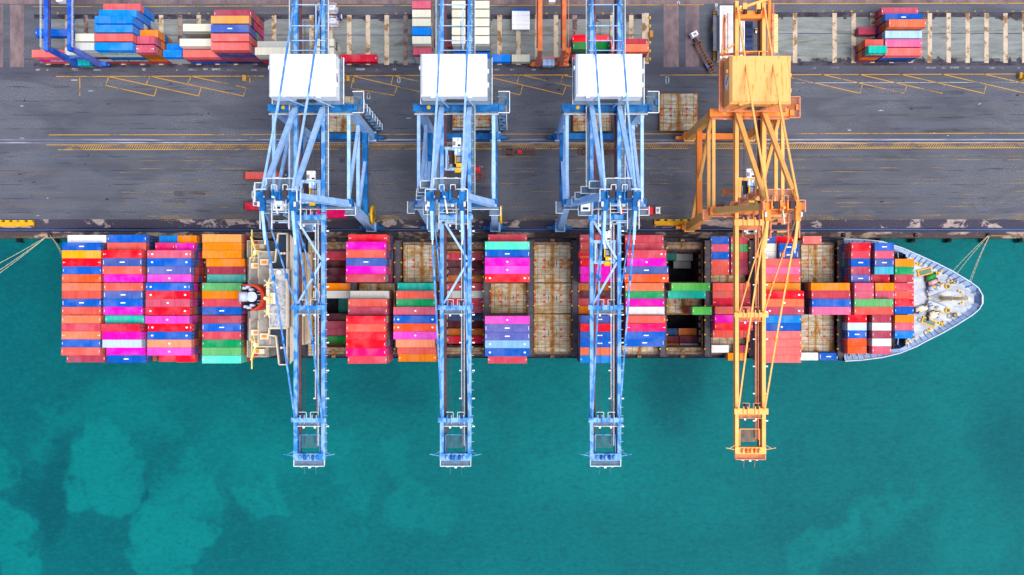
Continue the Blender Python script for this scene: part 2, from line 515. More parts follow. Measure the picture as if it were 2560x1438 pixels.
for i, x in enumerate(xs):
    o = 0 if x < 1700 else -5
    w = 11 if x > 1500 or i % 2 else 11.5
    p, q = P(x-w/2, 38+o, 0), P(x+w/2, 162.5+o, 0)
    (m2 if (x < 1500 and rr.random() < 0.35) else m1).box(p.x, q.x, q.y, p.y, 0.0, 0.06)
p, q = P(1605, 33, 0), P(1622, 160, 0)
m1.box(p.x, q.x, q.y, p.y, 0.0, 0.062)
for m, mt in ((m1, sleeper_mat), (m2, sleeper_dark)):
    tag(m.build('yard_paving', mt), 'rust stained concrete beams set across the container yard', 'paving', kind='structure')
# small yellow bay numbers painted beyond the beams
m = MB()
for i in range(64):
    x = 121 + 23.5*i
    if x > 1600: break
    p = P(x, 33.5, 0); m.box(p.x-0.35, p.x+0.35, p.y-0.3, p.y+0.3, 0.0, 0.013)
for i in range(34):
    p = P(1940 + 23.7*i, 28.5, 0); m.box(p.x-0.35, p.x+0.35, p.y-0.3, p.y+0.3, 0.0, 0.013)
tag(m.build('bay_markings', worn_paint('yellow_worn', (206, 150, 50), 0.42, 0.6)), 'worn yellow bay marks along the yard', 'markings', kind='structure')

# patched asphalt, trench covers and oil marks on the apron
rr = random.Random(21)
m = MB()
for k in range(26):
    x, y = rr.uniform(20, 2540), rr.choice([rr.uniform(205, 330), rr.uniform(378, 535)])
    w, h = rr.uniform(12, 90), rr.uniform(4, 13)
    p, q = P(x, y, 0), P(x+w, y+h, 0)
    m.sheet([(p.x,q.y),(q.x,q.y),(q.x,p.y),(p.x,p.y)], 0.005)
tag(m.build('asphalt_patches', stained('asphalt_patch', (88, 90, 98), (74, 76, 86), 0.45, 0.6, 0.3, (0.3, 1, 1), (100, 102, 110))), 'darker repaired patches in the asphalt', 'paving', kind='structure')
m = MB()
for k in range(70):
    x, y = rr.uniform(0, 2560), rr.choice([rr.uniform(180, 335), rr.uniform(385, 540)])
    n, rx, ry = 9, rr.uniform(1.2, 7), rr.uniform(0.8, 2.6)
    c = P(x, y, 0)
    m.sheet([(c.x + rx*0.137*rr.uniform(.6, 1.3)*math.cos(t*2*math.pi/n), c.y + ry*0.137*rr.uniform(.6, 1.3)*math.sin(t*2*math.pi/n)) for t in range(n)], 0.009 + 0.00005*k)
tag(m.build('oil_stains', worn_paint('oil_stain', (52, 52, 62), 0.40, 0.50)), 'dark oil stains on the asphalt', 'stains', kind='structure')
m = MB()
for k in range(40):
    x, y = rr.uniform(0, 2560), rr.choice([rr.uniform(176, 335), rr.uniform(385, 540), rr.uniform(310, 350)])
    n, rx, ry = 8, rr.uniform(1.5, 9), rr.uniform(0.8, 2.6)
    c = P(x, y, 0)
    m.sheet([(c.x + rx*0.137*rr.uniform(.5, 1.3)*math.cos(t*2*math.pi/n), c.y + ry*0.137*rr.uniform(.5, 1.3)*math.sin(t*2*math.pi/n)) for t in range(n)], 0.0135 + 0.00005*k)
tag(m.build('chalk_scuffs', worn_paint('chalk_scuff', (190, 192, 206), 0.46, 0.56)), 'pale scuffs and dried puddle rims on the asphalt', 'stains', kind='structure')

# ------------------------------------------------ painted lines
YEL = worn_paint('road_yellow', (226, 164, 20), 0.36, 0.50)
YELW = worn_paint('road_yellow_worn', (190, 152, 66), 0.45, 0.64)
WHT = worn_paint('road_white', (205, 205, 214), 0.40, 0.52)
def line(m, x0, y0, x1, y1, w=0.22, z=0.016):
    a, b2 = P(x0, y0, 0), P(x1, y1, 0)
    d = (b2-a).normalized(); n = Vector((-d.y, d.x, 0))*w/2
    m.sheet([(a-n)[:2], (b2-n)[:2], (b2+n)[:2], (a+n)[:2]], z)
m = MB()
line(m, 60, 17, 1760, 12, 0.2); line(m, 1900, 9.5, 2960, 7.5, 0.22)
line(m, 140, 191.5, 660, 190.5, 0.24); line(m, 860, 189.5, 1420, 187.5, 0.24); line(m, 1650, 188, 2960, 184, 0.2)
line(m, 199.5, 191.5, 199.5, 239, 0.25); line(m, 624.5, 191, 624.5, 207, .24)
for seg in ((264.4,213.6,385.6,240.5),(271.7,191.7,496.6,240),(375.4,191,609,240.5),(477.6,191,570,210),(590,214,615,219.4),(271.7,191.7,264.4,213.6),(375.4,191,365,211),(477.6,191,469,211),
            (385.6,240.5,391.5,222),(496.6,240,502.5,219),(609,240.5,615,219.4),
            (884.5,190.6,877,220.6),(877,220.6,985,238.5),(884.5,190.6,1060,232),(983,189,977.5,212),(983,189,1060,207),(992.5,217,985,238.5),(884.5,190.6,884.5,207),
            (1298,188,1292.6,208.5),(1407,188,1401.5,209),(1228,194,1407,236.6),(1228,220,1300,237.5),(1305,188,1428,216),(1306.7,214,1300,237.5),(1415.6,215,1407,236.6),(1407,188,1440,194)):
    line(m, *seg, 0.22)
for x in (1940, 2051.5, 2145, 2250, 2355, 2460, 2565):
    line(m, x, 185.5, x+210, 233.5, 0.22); line(m, x+210, 233.5, x+216, 212, 0.2)
line(m, 120, 337.5, 2960, 332.5, 0.2)
for y0, y1 in ((361.5, 373.5),):
    line(m, 115, y0+1, 2960, y0-4.5, 0.22); line(m, 145, y1+1, 2960, y1-4.5, 0.22)
tag(m.build('road_markings', YEL), 'yellow parking and lane lines painted on the apron', 'markings', kind='structure')
m = MB()
for x in range(400, 2960, 7):
    line(m, x, 551.0 - x*0.0012, x+9, 540.6 - x*0.0012, 0.18)
line(m, 360, 540.5, 2960, 537, 0.2); line(m, 400, 551.5, 2960, 548, 0.2)
for ya in (393, 402, 422, 431, 451.5, 460.5, 480.5, 489.5, 509.5, 518.5):
    line(m, 300, ya, 2960, ya-3.2, 0.13)
line(m, 0, 592.5, 2960, 589.0, 0.22, 0.020)
mh = MB()
for x in range(165, 2960, 6):
    line(mh, x, 373.2 - (x-145)*0.0018, x+7, 362.2 - (x-145)*0.0018, 0.2)
tag(mh.build('hatch_markings', worn_paint('road_yellow_hatch', (216, 164, 60), 0.40, 0.54)), 'yellow diagonal hatching beside the landside crane rail', 'markings', kind='structure')
tag(m.build('road_markings', YELW), 'worn yellow hatching and lane lines on the quay', 'markings', kind='structure')
m = MB()
line(m, 1960, 207.5, 2700, 205.5, 0.14)
for x, y, w, h in ((918,233,7,14),(994,195,6,11),(1665,192,7,16),(862,234,0,0),(1694,4,5,8),(1700,560,10,9),(178,200,16,1)):
    if w:
        line(m, x, y, x+w, y); line(m, x+w, y, x+w, y+h); line(m, x+w, y+h, x, y+h); line(m, x, y+h, x, y)
tag(m.build('road_markings', WHT), 'thin white box marks painted on the asphalt', 'markings', kind='structure')
m = MB()
for yy in (353.2, 575.5):
    a, b2 = P(-400, yy, 0), P(2960, yy-2.0, 0)
    m.beam((a.x, a.y, 0.06), (b2.x, b2.y, 0.06), 0.16, 0.12)
tag(m.build('crane_rail', steel_rail), 'steel crane rails set into the quay', 'rails', kind='structure')
# ---------------------------------------------------------------- shipping containers
PAL = {
 'W':(236,236,236,'white'), 'c':(232,228,206,'cream white'), 'w':(204,206,202,'grey white'), 'i':(196,216,232,'ice blue'),
 'B':(0,94,196,'blue'), 'b':(0,140,255,'azure blue'), 'N':(66,96,176,'slate blue'), 'V':(92,98,176,'violet blue'), 'L':(128,184,224,'light blue'),
 'l':(168,208,250,'pale blue'), 'S':(0,132,220,'sky blue'), 'n':(26,64,120,'navy blue'),
 'R':(255,0,40,'crimson red'), 'r':(214,30,60,'deep red'), 'M':(255,0,190,'magenta'), 'm':(236,76,200,'pink magenta'), 'P':(250,0,110,'hot pink'),
 'p':(236,104,150,'faded pink'), 'D':(218,92,118,'dusty rose'), 'U':(180,66,92,'maroon'), 'u':(206,70,86,'brick red'), 'k':(96,36,50,'dark maroon'),
 'C':(232,92,78,'coral red'), 'x':(252,110,104,'salmon red'), 'T':(255,122,82,'coral orange'), 't':(255,88,34,'vermilion'), 'Y':(255,164,0,'amber'),
 'O':(255,140,0,'orange'), 'o':(250,160,84,'pale orange'), 'q':(250,150,108,'peach'), 'd':(196,104,34,'brown orange'),
 'G':(0,158,92,'green'), 'g':(92,198,84,'bright green'), 'e':(96,178,104,'faded green'), 'h':(0,140,60,'grass green'),
 'Q':(0,200,178,'turquoise'), 'a':(84,226,192,'aquamarine'), 'z':(80,186,172,'pale teal'), 'j':(0,120,112,'dark teal'), 'y':(60,176,206,'weathered cyan'),
}
def cmat(code):
    return container_paint(code, PAL[code][:3])
MARK = paint('mark_white', (250, 250, 250), k=0.85, rough=0.6, var=0.05)
MARKD = paint('lock_steel', (150, 150, 156), rough=0.45)
FRAME_DARK = paint('underside', (40, 38, 42), rough=0.8)
LEN = {20: 6.06, 40: 12.19, 45: 13.72}
CW = 2.44
CMESH = {}

def container_mesh(code, L, h, mark):
    key = (code, L, round(h, 2), mark)
    if key in CMESH: return CMESH[key]
    l, w = LEN[L]/2, CW/2
    m = MB()
    ch = 0.22 if code in 'Wc' and mark == 'r' else 0.05
    # body: slightly recessed corrugated panels inside a frame of rails and posts
    m.box(-l+0.05, l-0.05, -w+0.04, w-0.04, 0.10, h-0.045)
    if mark == 'r':
        poly = []
        for sx, sy in ((-1,-1),(1,-1),(1,1),(-1,1)):
            cx, cy = sx*(l-0.32), sy*(w-0.32)
            a0 = math.atan2(sy, sx) - math.pi/4
            for k in range(4):
                t = a0 + k*math.pi/6
                poly.append((cx + 0.32*math.cos(t), cy + 0.32*math.sin(t)))
        m.prism(poly, h-0.30, h, 0)
    for sy in (-1, 1):
        if mark != 'r': m.beam((-l, sy*(w-0.05), h-0.05), (l, sy*(w-0.05), h-0.05), 0.10, 0.10)
        m.beam((-l, sy*(w-0.05), 0.08), (l, sy*(w-0.05), 0.08), 0.10, 0.16)
    for sx in (-1, 1):
        if mark != 'r': m.box(sx*l-0.0 if sx < 0 else l-0.12, -l*0-l+0.12 if sx < 0 else l, -w+0.1, w-0.1, h-0.102, h-0.003)
        for sy in (-1, 1):
            x0, y0 = sx*(l-0.08), sy*(w-0.085)
            m.box(x0-0.079, x0+0.079, y0-0.083, y0+0.083, 0.0, h-0.002 if mark == 'r' else h+0.012)
    # roof bows
    n = {20: 5, 40: 11, 45: 12}[L]
    if mark != 'r':
        for k in range(1, n):
            x = -l + 2*l*k/n
            m.box(x-0.05, x+0.05, -w+0.1, w-0.1, h-0.05, h-0.018)
    # roof markings
    if mark in ('e', 'd', 's'):
        for sx in (-1, 1):
            x = sx*(l-0.28)
            m.box(x-0.06, x+0.06, -w*(0.5 if mark == 'd' else 0.26), w*(0.5 if mark == 'd' else 0.26), h-0.046, h+0.016, 1)
    if mark == 'f':
        for sx in (-1, 1):
            x = sx*(l-0.35)
            m.box(x-0.09, x+0.09, -0.2, 0.2, h-0.046, h+0.016, 1)
            m.box(x-sx*0.45-0.12, x-sx*0.45+0.12, -0.1, 0.1, h-0.046, h+0.016, 1)
    if mark in ('b', 'd'):
        m.box(-0.75, 0.75, -0.16, 0.16, h-0.046, h+0.016, 1)
    if mark == 'o':
        m.prism([(0.35*math.cos(t*math.pi/4), 0.28*math.sin(t*math.pi/4)) for t in range(8)], h-0.046, h+0.016, 1)
    if mark in ('s', 'q'):
        for sx in (-1, 1):
            x = sx*(l-1.5)
            m.prism([(x+0.38*math.cos(t*math.pi/3), 0.3*math.sin(t*math.pi/3)) for t in range(6)], h-0.046, h+0.016, 1)
    me = m.mesh('shipping_container', [cmat(code), MARK])
    CMESH[key] = me
    return me

DMESH = {}
def door_mesh(code):
    """end doors: two leaves, four lock rods, hinges"""
    if code in DMESH: return DMESH[code]
    m = MB()
    for sy in (-1, 1):
        m.box(0.0, 0.03, min(sy*0.04, sy*1.08), max(sy*0.04, sy*1.08), 0.22, 2.38)
        for yy in (0.32, 0.78):
            m.beam((0.06, sy*yy, 0.20), (0.06, sy*yy, 2.42), 0.06, 0.06, 1)
            m.box(0.03, 0.09, sy*yy-0.12, sy*yy+0.12, 1.0, 1.12, 1)
        m.box(0.03, 0.045, sy*0.58-0.16, sy*0.58+0.16, 1.55, 1.85, 1)
    DMESH[code] = m.mesh('door', [cmat(code), MARKD])
    return DMESH[code]

CONT = []      # every container: dict(code, L, x, y, z, h, bay, row, tier, top, mark, area)
TIER = 2.62
def put(code, L, x0, y, ztop, bay, row, top=True, mark=None, h=TIER-0.03, south=False, lab=None, share=None, rz=0.0):
    """x0 left end, y centre, ztop roof height"""
    xc = x0 + LEN[L]/2
    s = F/(H-ztop)
    if top:
        area = LEN[L]*CW*s*s
    else:
        d = F*(1/(H-ztop) - 1/(H-ztop+h))
        area = CW*s*abs(xc)*d*0.55 + (LEN[L]*s*abs(y)*d if south else 0)
    if share is not None: area *= share
    CONT.append(dict(code=code, L=L, x=xc, y=y, z=ztop-h, h=h, bay=bay, row=row, top=top, mark=mark, area=area, lab=lab, rz=rz))

RNDLOW = 'UkNBuCUTUDkORrUMGkunVdCBjP'
rl = random.Random(11)
def ship_row_y(row):
    y = -3.55 + (7.5-row)*2.505
    if row <= 5: y += 0.17
    if row >= 10: y -= 0.17
    return y

def auto_mark(code, L):
    if L == 45:
        return {'M':'o','m':'o','D':'o'}.get(code, rl.choice('sq') if code in 'BRLTtx' else ('d' if code in 'NV' else 'o'))
    if code in 'NB': return rl.choice('dbben')
    if code in 'Wcw': return rl.choice('rne')
    if code in 'OoY': return 'n'
    return rl.choice('eefnnn')

def stack(bay, row, code, px, X0, L=40, zb=9.3, z=None, mark=None, lows=None):
    """a stack on the ship; the photo's left roof edge px fixes its height (X0 = true left end)"""
    if z is None:
        z = H - F*X0/(px-CX)
    n = max(1, int((z-zb)/TIER + 0.5))
    y = ship_row_y(row)
    put(code, L, X0, y, z, bay, row, True, mark or auto_mark(code, L))
    zz = z - TIER
    for k in range(n-1):
        if zz - TIER < zb - 1.4: break
        c = lows[k] if lows and k < len(lows) else rl.choice(RNDLOW)
        LL = L
        xx = X0
        if L == 45: LL, xx = 40, X0+0.77
        put(c, LL, xx, y, zz, bay, row, False, 'n')
        zz -= TIER

BAYNAME = {
 'A':'sternmost ship bay', 'B':'second ship bay from the stern', 'C':'third ship bay from the stern', 'D':'ship bay behind the funnel',
 'E':'open hold beside the bridge', 'F':'tall stack next to the hold by the bridge', 'G':'ship bay left of the second blue crane',
 'H':'open hold under the second blue crane', 'I':'ship bay left of the bare hatches', 'K':'ship bay under the third blue crane',
 'L':'ship bay right of the third blue crane', 'M':'half empty hold amidships', 'N':'ship bay under the orange crane',
 'O':'ship bay right of the orange boom', 'P':'ship bay with two bare hatches', 'Q':'hindmost short bow stack', 'S':'middle short bow stack', 'X':'foremost bow stack',
}
def rows(bay, X0, L, spec):
    """spec: 'row code px' items; optional @20 / @45 and ! mark"""
    for it in spec.split(';'):
        it = it.split()
        if not it: continue
        row, code, px = int(it[0]), it[1], float(it[2])
        LL, xx, mk, zz, lows = L, X0, None, None, None
        for e in it[3:]:
            if e.startswith('L'): LL = int(e[1:])
            elif e.startswith('x'): xx = float(e[1:])
            elif e.startswith('m'): mk = e[1:]
            elif e.startswith('z'): zz = float(e[1:])
            elif e.startswith('>'): lows = e[1:]
        stack(bay, row, code, px, xx, LL, z=zz, mark=mk, lows=lows)

rows('A', -141.2, 40, '0 W 169 mr;1 B 155.5 mb;2 Y 154.8;3 R 155.8 mf;4 B 156 me;5 t 155;6 T 154.8;7 C 155;8 B 155.3 md;9 C 154.6;10 T 154.4;11 u 154.2;12 T 154;13 B 153.6;14 C 153;15 U 166.5')
rows('B', -127.6, 40, '0 B 268.8 me >nn;1 C 268 >nn;2 R 256.6 mf >r;3 N 256.6 md >N;4 C 256 >d;5 M 259.5 >U;6 C 259.5;7 N 259 md;8 B 258.6 mb;9 M 258.6;10 Q 262.7 me;11 r 253 >r;12 M 256 >MU;13 i 256 mn >L;14 M 266;15 B 267 mb >nO')
rows('C', -113.8, 45, '2 D 368.2 ms >uB;3 B 368.2 >NN;4 V 368.2 md >Vtr;5 m 368.2 >rtB;6 B 364.6 >BM;7 R 364.6 >rC;8 D 364 >uM;9 R 363.9 >ud;10 m 362.6 >MM;11 R 369 >rn;12 B 368.4 >nk;13 q 368.2 >TC;14 m 368.2 >MV;'
     '0 S 398 L20 x-113.0 mn;0 O 444 L20 x-106.9 >d;1 P 388 L20 x-113.0;1 M 438 L20 x-106.9 >N;15 r 397 L20 x-113.0;15 R 440 L20 x-106.9 >n')
rows('D', -96.9, 40, '0 o 505.7 >uU;1 O 506.4 >dG;2 O 505.8 >jO;3 O 515.9 >C;4 U 518 >k;5 z 518 me >z;6 e 505.5;7 O 505.5;8 u 505.6 me;9 B 505.6 mb >M;10 U 505.5 >r;11 B 505.5 >nu;12 u 505.4 >kB;13 G 505.5 >Ue;14 e 505.4 >Od;15 a 505.2 me >aC')
rows('E', -65.3, 40, '1 P 0 z5.2;2 u 0 z4.8;3 k 0 z1.5;4 k 0 z4.2;5 k 0 z3.4;6 O 0 z8.6 mn;7 w 0 z10.8 mn;8 j 0 z0.5 L20 x-59.2;9 j 0 z0.3 L20 x-59.2;10 k 0 z3.2;11 U 0 z5.0;12 U 0 z4.4;13 h 0 z5.0;14 d 0 z5.1')
rows('F', -51.2, 40, '0 R 870.7 mf >TNuNMU;1 M 865.6 me >rTCBuM;2 C 865.3 me >BPnNLk;3 N 865.5 mb >VnLCuT;4 M 865.2 me >MCTuNk;5 u 864.4 me >zRnMPk;7 w 875.6 mn;8 C 870.7 >U;9 U 870.2 me >P;10 R 865.3 me >wuC;11 C 865.3 me >ukd;12 R 865 me >dC;13 R 865 me >NLU;14 P 865 me >MPr;15 u 869.5 me >TRCM')
rows('G', -36.4, 40, '6 Q 994 me;7 C 990.2 me;8 G 990.5 me >w;9 D 983.5 L45 x-37.1 mo;10 B 983.5 L45 x-37.1 ms;11 t 983.6 L45 x-37.1 ms >tC;12 m 983.4 L45 x-37.1 mo >C;13 q 989.5 mn >u;14 C 993.5 >d;15 O 996 mf >d')
rows('H', -21.6, 40, '1 O 0 z6.2 mn;2 u 0 z6.0;3 k 0 z3.4 mn;4 k 0 z4.4;5 d 0 z4.0;6 u 0 z6.0;7 w 0 z7.0 mr;8 u 0 z6.2;9 U 0 z6.0 me;10 n 0 z4.2;11 k 0 z4.0 mn;12 d 0 z5.0;13 r 0 z6.4 me;14 k 0 z0.5 mn')
rows('I', -8.3, 45, '0 u 0 L40 x-7.5 z22 me;1 a 0 z26.8 me;2 B 0 z26.2 md;3 M 0 z27.6 mo;4 m 0 z27.6 mo;5 R 0 z26.8 ms;10 m 0 z27.6 mo;11 V 0 z27 md;12 V 0 z27 md;13 L 0 z26.6 mq;14 B 0 z26.8 mq;15 u 0 L40 x-7.5 z23 me')
rows('K', 21.4, 40, '0 u 1450 >Uku;1 C 1451 >Nku;2 T 1450.5 >uCT;3 R 1451 me >nru;4 M 1451.2 >LuM;5 M 1451.4 >kUM;6 d 0 z11 mn;7 k 0 z11.4 mn;8 u 0 z11.2 mn;9 O 0 z11.8 mn;10 N 1451 mb >Lru;11 R 1451.4 >CuU;12 B 1451 mb >NuL;13 B 1450.8 mb >ULu;14 T 1450.6 >uVk;15 S 1450.4 >Vn')
rows('L', 35.9, 40, '0 u 0 z19.5 me;1 u 0 z19.7 me;2 u 0 z23.8 ms;3 M 0 z23.6 mo;4 N 0 L45 x35.1 z23.4 md;5 t 0 L45 x35.1 z23.8 ms;6 T 0 z20.2 me;7 G 0 z20 me;8 M 0 z20.4 me;9 W 0 z21 mn;10 C 0 z22.6 me;11 P 0 z23 mf;12 B 0 z22.8 mb;13 B 0 z20 md')
rows('M', 50.4, 40, '1 k 0 L20 x49.8 z4.4 me;1 k 0 L20 x56.2 z4.6 me;2 j 0 L20 x49.8 z1.5 mn;2 w 0 L20 x56.2 z-2 mn;3 w 0 L20 x56.2 z-5 mn;6 g 1678.8 me >Ur;7 Q 1670 me;9 g 1732 L20 x56.5 z22.6 me >dUr;12 n 0 L20 x49.8 z3.2 mn;12 d 0 L20 x56.2 z3.4 mn;13 k 0 L20 x49.8 z5 me;13 k 0 L20 x56.2 z5 me;14 O 0 L20 x49.8 z5.6 mn;14 w 0 L20 x56.2 z5.6 mn')
for r, a, b2 in ((0,'B','u'),(1,'D','e'),(2,'B','u'),(3,'C','U'),(4,'C','U')):
    rows('N', 64.9, 40, f'{r} {a} 0 L20 x64.7 z12.6 me;{r} {b2} 0 L20 x71.4 z12.2 me')
rows('N', 64.9, 40, '6 C 1782 >w;7 C 1782 >w;8 r 1782 mf;9 C 1788 >u;10 M 1787 me >MMk;11 R 1787 me >MM;12 C 1782 >kw;14 W 0 L20 x64.6 z12.4 mr;14 u 0 L20 x72.8 z13.0 me;15 O 0 L20 x70.2 z13.0 mn')
rows('O', 79.1, 40, '0 N 0 L20 x79.0 z15.5 mb >uw;1 c 0 L20 x79.0 z16 mn >nw;2 W 0 L20 x79.0 z16 mn >ku;0 R 0 L20 x85.4 z13 me >M;1 B 0 L20 x85.3 z18 mb >n;2 N 0 L20 x85.3 z18 md >n;3 C 0 z20 me >uTN;4 p 0 z20 me >dUG;5 C 0 z20 me >Ndk;6 O 0 z20 mn >zUk;7 R 0 z23 ms >uzV;8 T 0 z23 mo >unU;9 U 0 z23 ms >VnB;10 S 0 z20.5 me >kuU;11 B 0 z20.5 mo >knu;12 x 0 z20.6 me >kUu;13 x 0 z20.8 me >ukU;14 x 0 z20.8 me >uku;15 x 0 z20.6 me >kuu')
rows('P', 94.0, 40, '0 x 0 L20 x94.4 z13.5 me >P;6 O 2027.6 mn >dj;7 u 2029 me >Un;8 B 2030 me >nk;9 p 2030 me >kU;15 W 0 L20 x93.8 z12.2 mr;15 B 0 L20 x100.2 z12.4 md')
rows('Q', 107.3, 20, '1 R 0 z20.4 me >rV;2 u 0 z20 me >UL;3 B 0 z20 mb >nz;4 U 0 z20 me >VB;5 V 0 z20 md >rN;6 D 0 z22.5 me >rk;7 D 0 z22.5 me >kU;8 e 0 z22.5 L40 me >Gdk;9 C 0 z22.5 L40 me >uUk;10 R 0 z17.6 me >kr;11 i 0 z17.4 me >LV;12 B 0 z17.4 md >nk;13 t 0 z17.4 mn >ud;14 t 0 z17.4 mn >Uk')
rows('S', 114.9, 20, '1 B 0 z19.8 mb >rk;2 D 0 z19.8 me >Ur;3 N 0 z19.8 md >nd;4 y 0 z19.6 mn >SB;5 r 0 z17 me >r;6 O 0 z20.2 mn >dk;7 D 0 z20.2 me >kr;10 U 0 z18 me >kU;11 W 0 z18 me >Lk;12 U 0 z18 me >kw;13 W 0 z18 me >iN;14 D 0 z18 me >kU')
rows('X', 122.0, 20, '3 O 0 z18.4 mn >du;4 G 0 z18.4 me >h;5 u 0 z18 me >U;6 u 0 z18.2 me;7 C 0 z18.2 me;8 R 0 z18.2 me >k;9 B 0 z18.2 me >n;10 O 0 z18.4 mn >dn;11 D 0 z18.2 me >dU;12 S 0 z18.4 me >SB')

# ------------------------------------------------ the yard: true ground position of each stack from the photo
YROW = [(719-160.0)/F*H + CW/2 + 2.87*i for i in range(8)]
def yard(col, row, px_base, codes, L=40, mark=None, dy=0.0, name=''):
    """codes bottom to top; px_base = left end at ground level in the photo"""
    x0 = (px_base-CX)*H/F
    y = YROW[row] + dy
    n = len(codes)
    for k, c in enumerate(codes):
        top = k == n-1
        put(c, L, x0, y, (k+1)*TIER + 0.07, col, row, top, (mark or auto_mark(c, L)) if top else 'n', south=(row == 0), lab=k+1)
YARDNAME = {
 'YA':'yard stack left of the blue gantry leg', 'YB':'stack behind the blue gantry legs', 'YC':'azure yard stack right of the blue gantry', 'YD':'yard stack right of the azure stack',
 'YE':'low blue yard stack', 'YF':'yard stack below the lone white container', 'YG':'yard stack left of the first white house', 'YH':'yard stack behind the first white crane house',
 'YI':'yard stack behind the first blue crane','YJ':'yard ground right of the first blue crane','YK':'white stack beside the second blue crane',
 'YL':'white reefer stack behind the second blue crane','YM':'yard ground left of the orange gantry','YN':'yard stack right of the orange gantry','YO':'yard stack behind the third blue crane',
 'YP':'long yard stack at the bare beams','YQ':'short yard stack left of the long one','YR':'yard row under the blue gantry girders',
}
yard('YA', 0, 114.5, 'xMx', mark='n')
yard('YR', 3, 100, 'B', mark='e')
yard('YB', 0, 251.5, 'uwkwww', 20, mark='r'); yard('YB', 1, 251.5, 'wwkwwc', 20, mark='r'); yard('YB', 0, 205.5, 'kwBw', 20, mark='r')
yard('YC', 0, 297.5, 'ujBczb', mark='n'); yard('YC', 1, 297.5, 'BuNUkx', mark='n'); yard('YC', 2, 297.5, 'uBUbbb', mark='n'); yard('YC', 3, 297.5, 'wUcbbb', mark='n'); yard('YC', 4, 297.5, 'wbbbb', mark='n'); yard('YC', 5, 297.5, 'bbbx', mark='n')
yard('YD', 0, 385, 'uOddD', 20); yard('YD', 1, 385, 'OdOUD', 20); yard('YD', 2, 385, 'dBOO', 20)
yard('YE', 0, 433.5, 'wwb', 20, mark='n'); yard('YE', 1, 433.5, 'jb', 20, mark='n')
yard('YF', 0, 481.5, 'BUx', mark='n'); yard('YF', 1, 481.5, 'uUwc', mark='r'); yard('YF', 3, 481.5, 'wwc', mark='r')
yard('YG', 0, 571, 'nUUBUx', mark='n'); yard('YG', 1, 571, 'UnTuCx', mark='n'); yard('YG', 2, 571, 'NCzNVN', mark='b'); yard('YG', 3, 571, 'MurPno', mark='n'); yard('YG', 4, 571, 'uuCuU', mark='e')
yard('YH', 0, 662, 'uucc', mark='r'); yard('YH', 1, 662, 'ucw', mark='r')
yard('YI', 0, 765, 'b', 20, mark='n')
yard('YI', 0, 808, 'wcwc', 20, mark='r'); yard('YI', 1, 808, 'ccjc', 20, mark='r')
yard('YJ', 0, 856, 'r', 40, mark='e')
yard('YK', 0, 1042.5, 'wwwD', 20); yard('YK', 1, 1042.5, 'wwucc', 20, mark='r'); yard('YK', 2, 1042.5, 'wwwcb', 20, mark='n'); yard('YK', 3, 1042.5, 'wwwcc', 20, mark='r'); yard('YK', 4, 1042.5, 'wwcuc', 20, mark='r'); yard('YK', 5, 1042.5, 'wwwuD', 20, mark='n')
yard('YL', 1, 1137, 'BBwwc', mark='r'); yard('YL', 2, 1137, 'uwwwc', mark='r'); yard('YL', 3, 1137, 'wwwwc', mark='r'); yard('YL', 4, 1137, 'wwwwc', mark='r'); yard('YL', 5, 1137, 'wwwwc', mark='r'); yard('YL', 0, 1137, 'nB', mark='n')
yard('YL', 2, 1090, 'u', 20, mark='n', dy=-0.6)
yard('YM', 0, 1231.5, 'b', 20, mark='n'); yard('YM', 0, 1279.5, 'c', 20, mark='r')
yard('YN', 2, 1428, 'RR', mark='e'); yard('YN', 1, 1428, 'njh', mark='e', dy=-0.2); yard('YN', 0, 1428, 'u')
yard('YO', 0, 1516.5, 'UdUuT', mark='e', dy=0.3); yard('YO', 1, 1516.5, 'kUuu', mark='e')
yard('YP', 0, 2186, 'nBx', mark='e', dy=0.6); yard('YP', 1, 2186, 'Urp', mark='e', dy=0.6); yard('YP', 2, 2186, 'Bul', mark='e', dy=0.6); yard('YP', 3, 2186, 'BrdT', mark='e', dy=0.6); yard('YP', 4, 2186, 'udB', mark='b', dy=0.6); yard('YP', 5, 2186, 'rD', mark='e', dy=0.6)
yard('YQ', 0, 2137, 'UOUQ', 20, mark='e', dy=0.6); yard('YQ', 1, 2137, 'UOC', 20, mark='e', dy=0.6); yard('YQ', 3, 2137, 'U', 20, mark='e', dy=0.6)

# containers carried by trailers on the quay (x0, y centre, roof height)
for px, py, c, lb in ((613, 439, 'C', 'coral red container on a trailer left of the first blue crane'),
                  (613, 515.5, 'r', 'deep red container on a trailer under the first crane leg'),
                  (775, 535, 'P', 'hot pink container on a trailer under the first blue crane'),
                  (1542, 527, 'R', 'red container on the trailer with the white cab')):
    p = P(px, py, 4.1)
    put(c, 40, p.x, p.y, 4.1, 'road', 0, True, 'n', lab=lb)

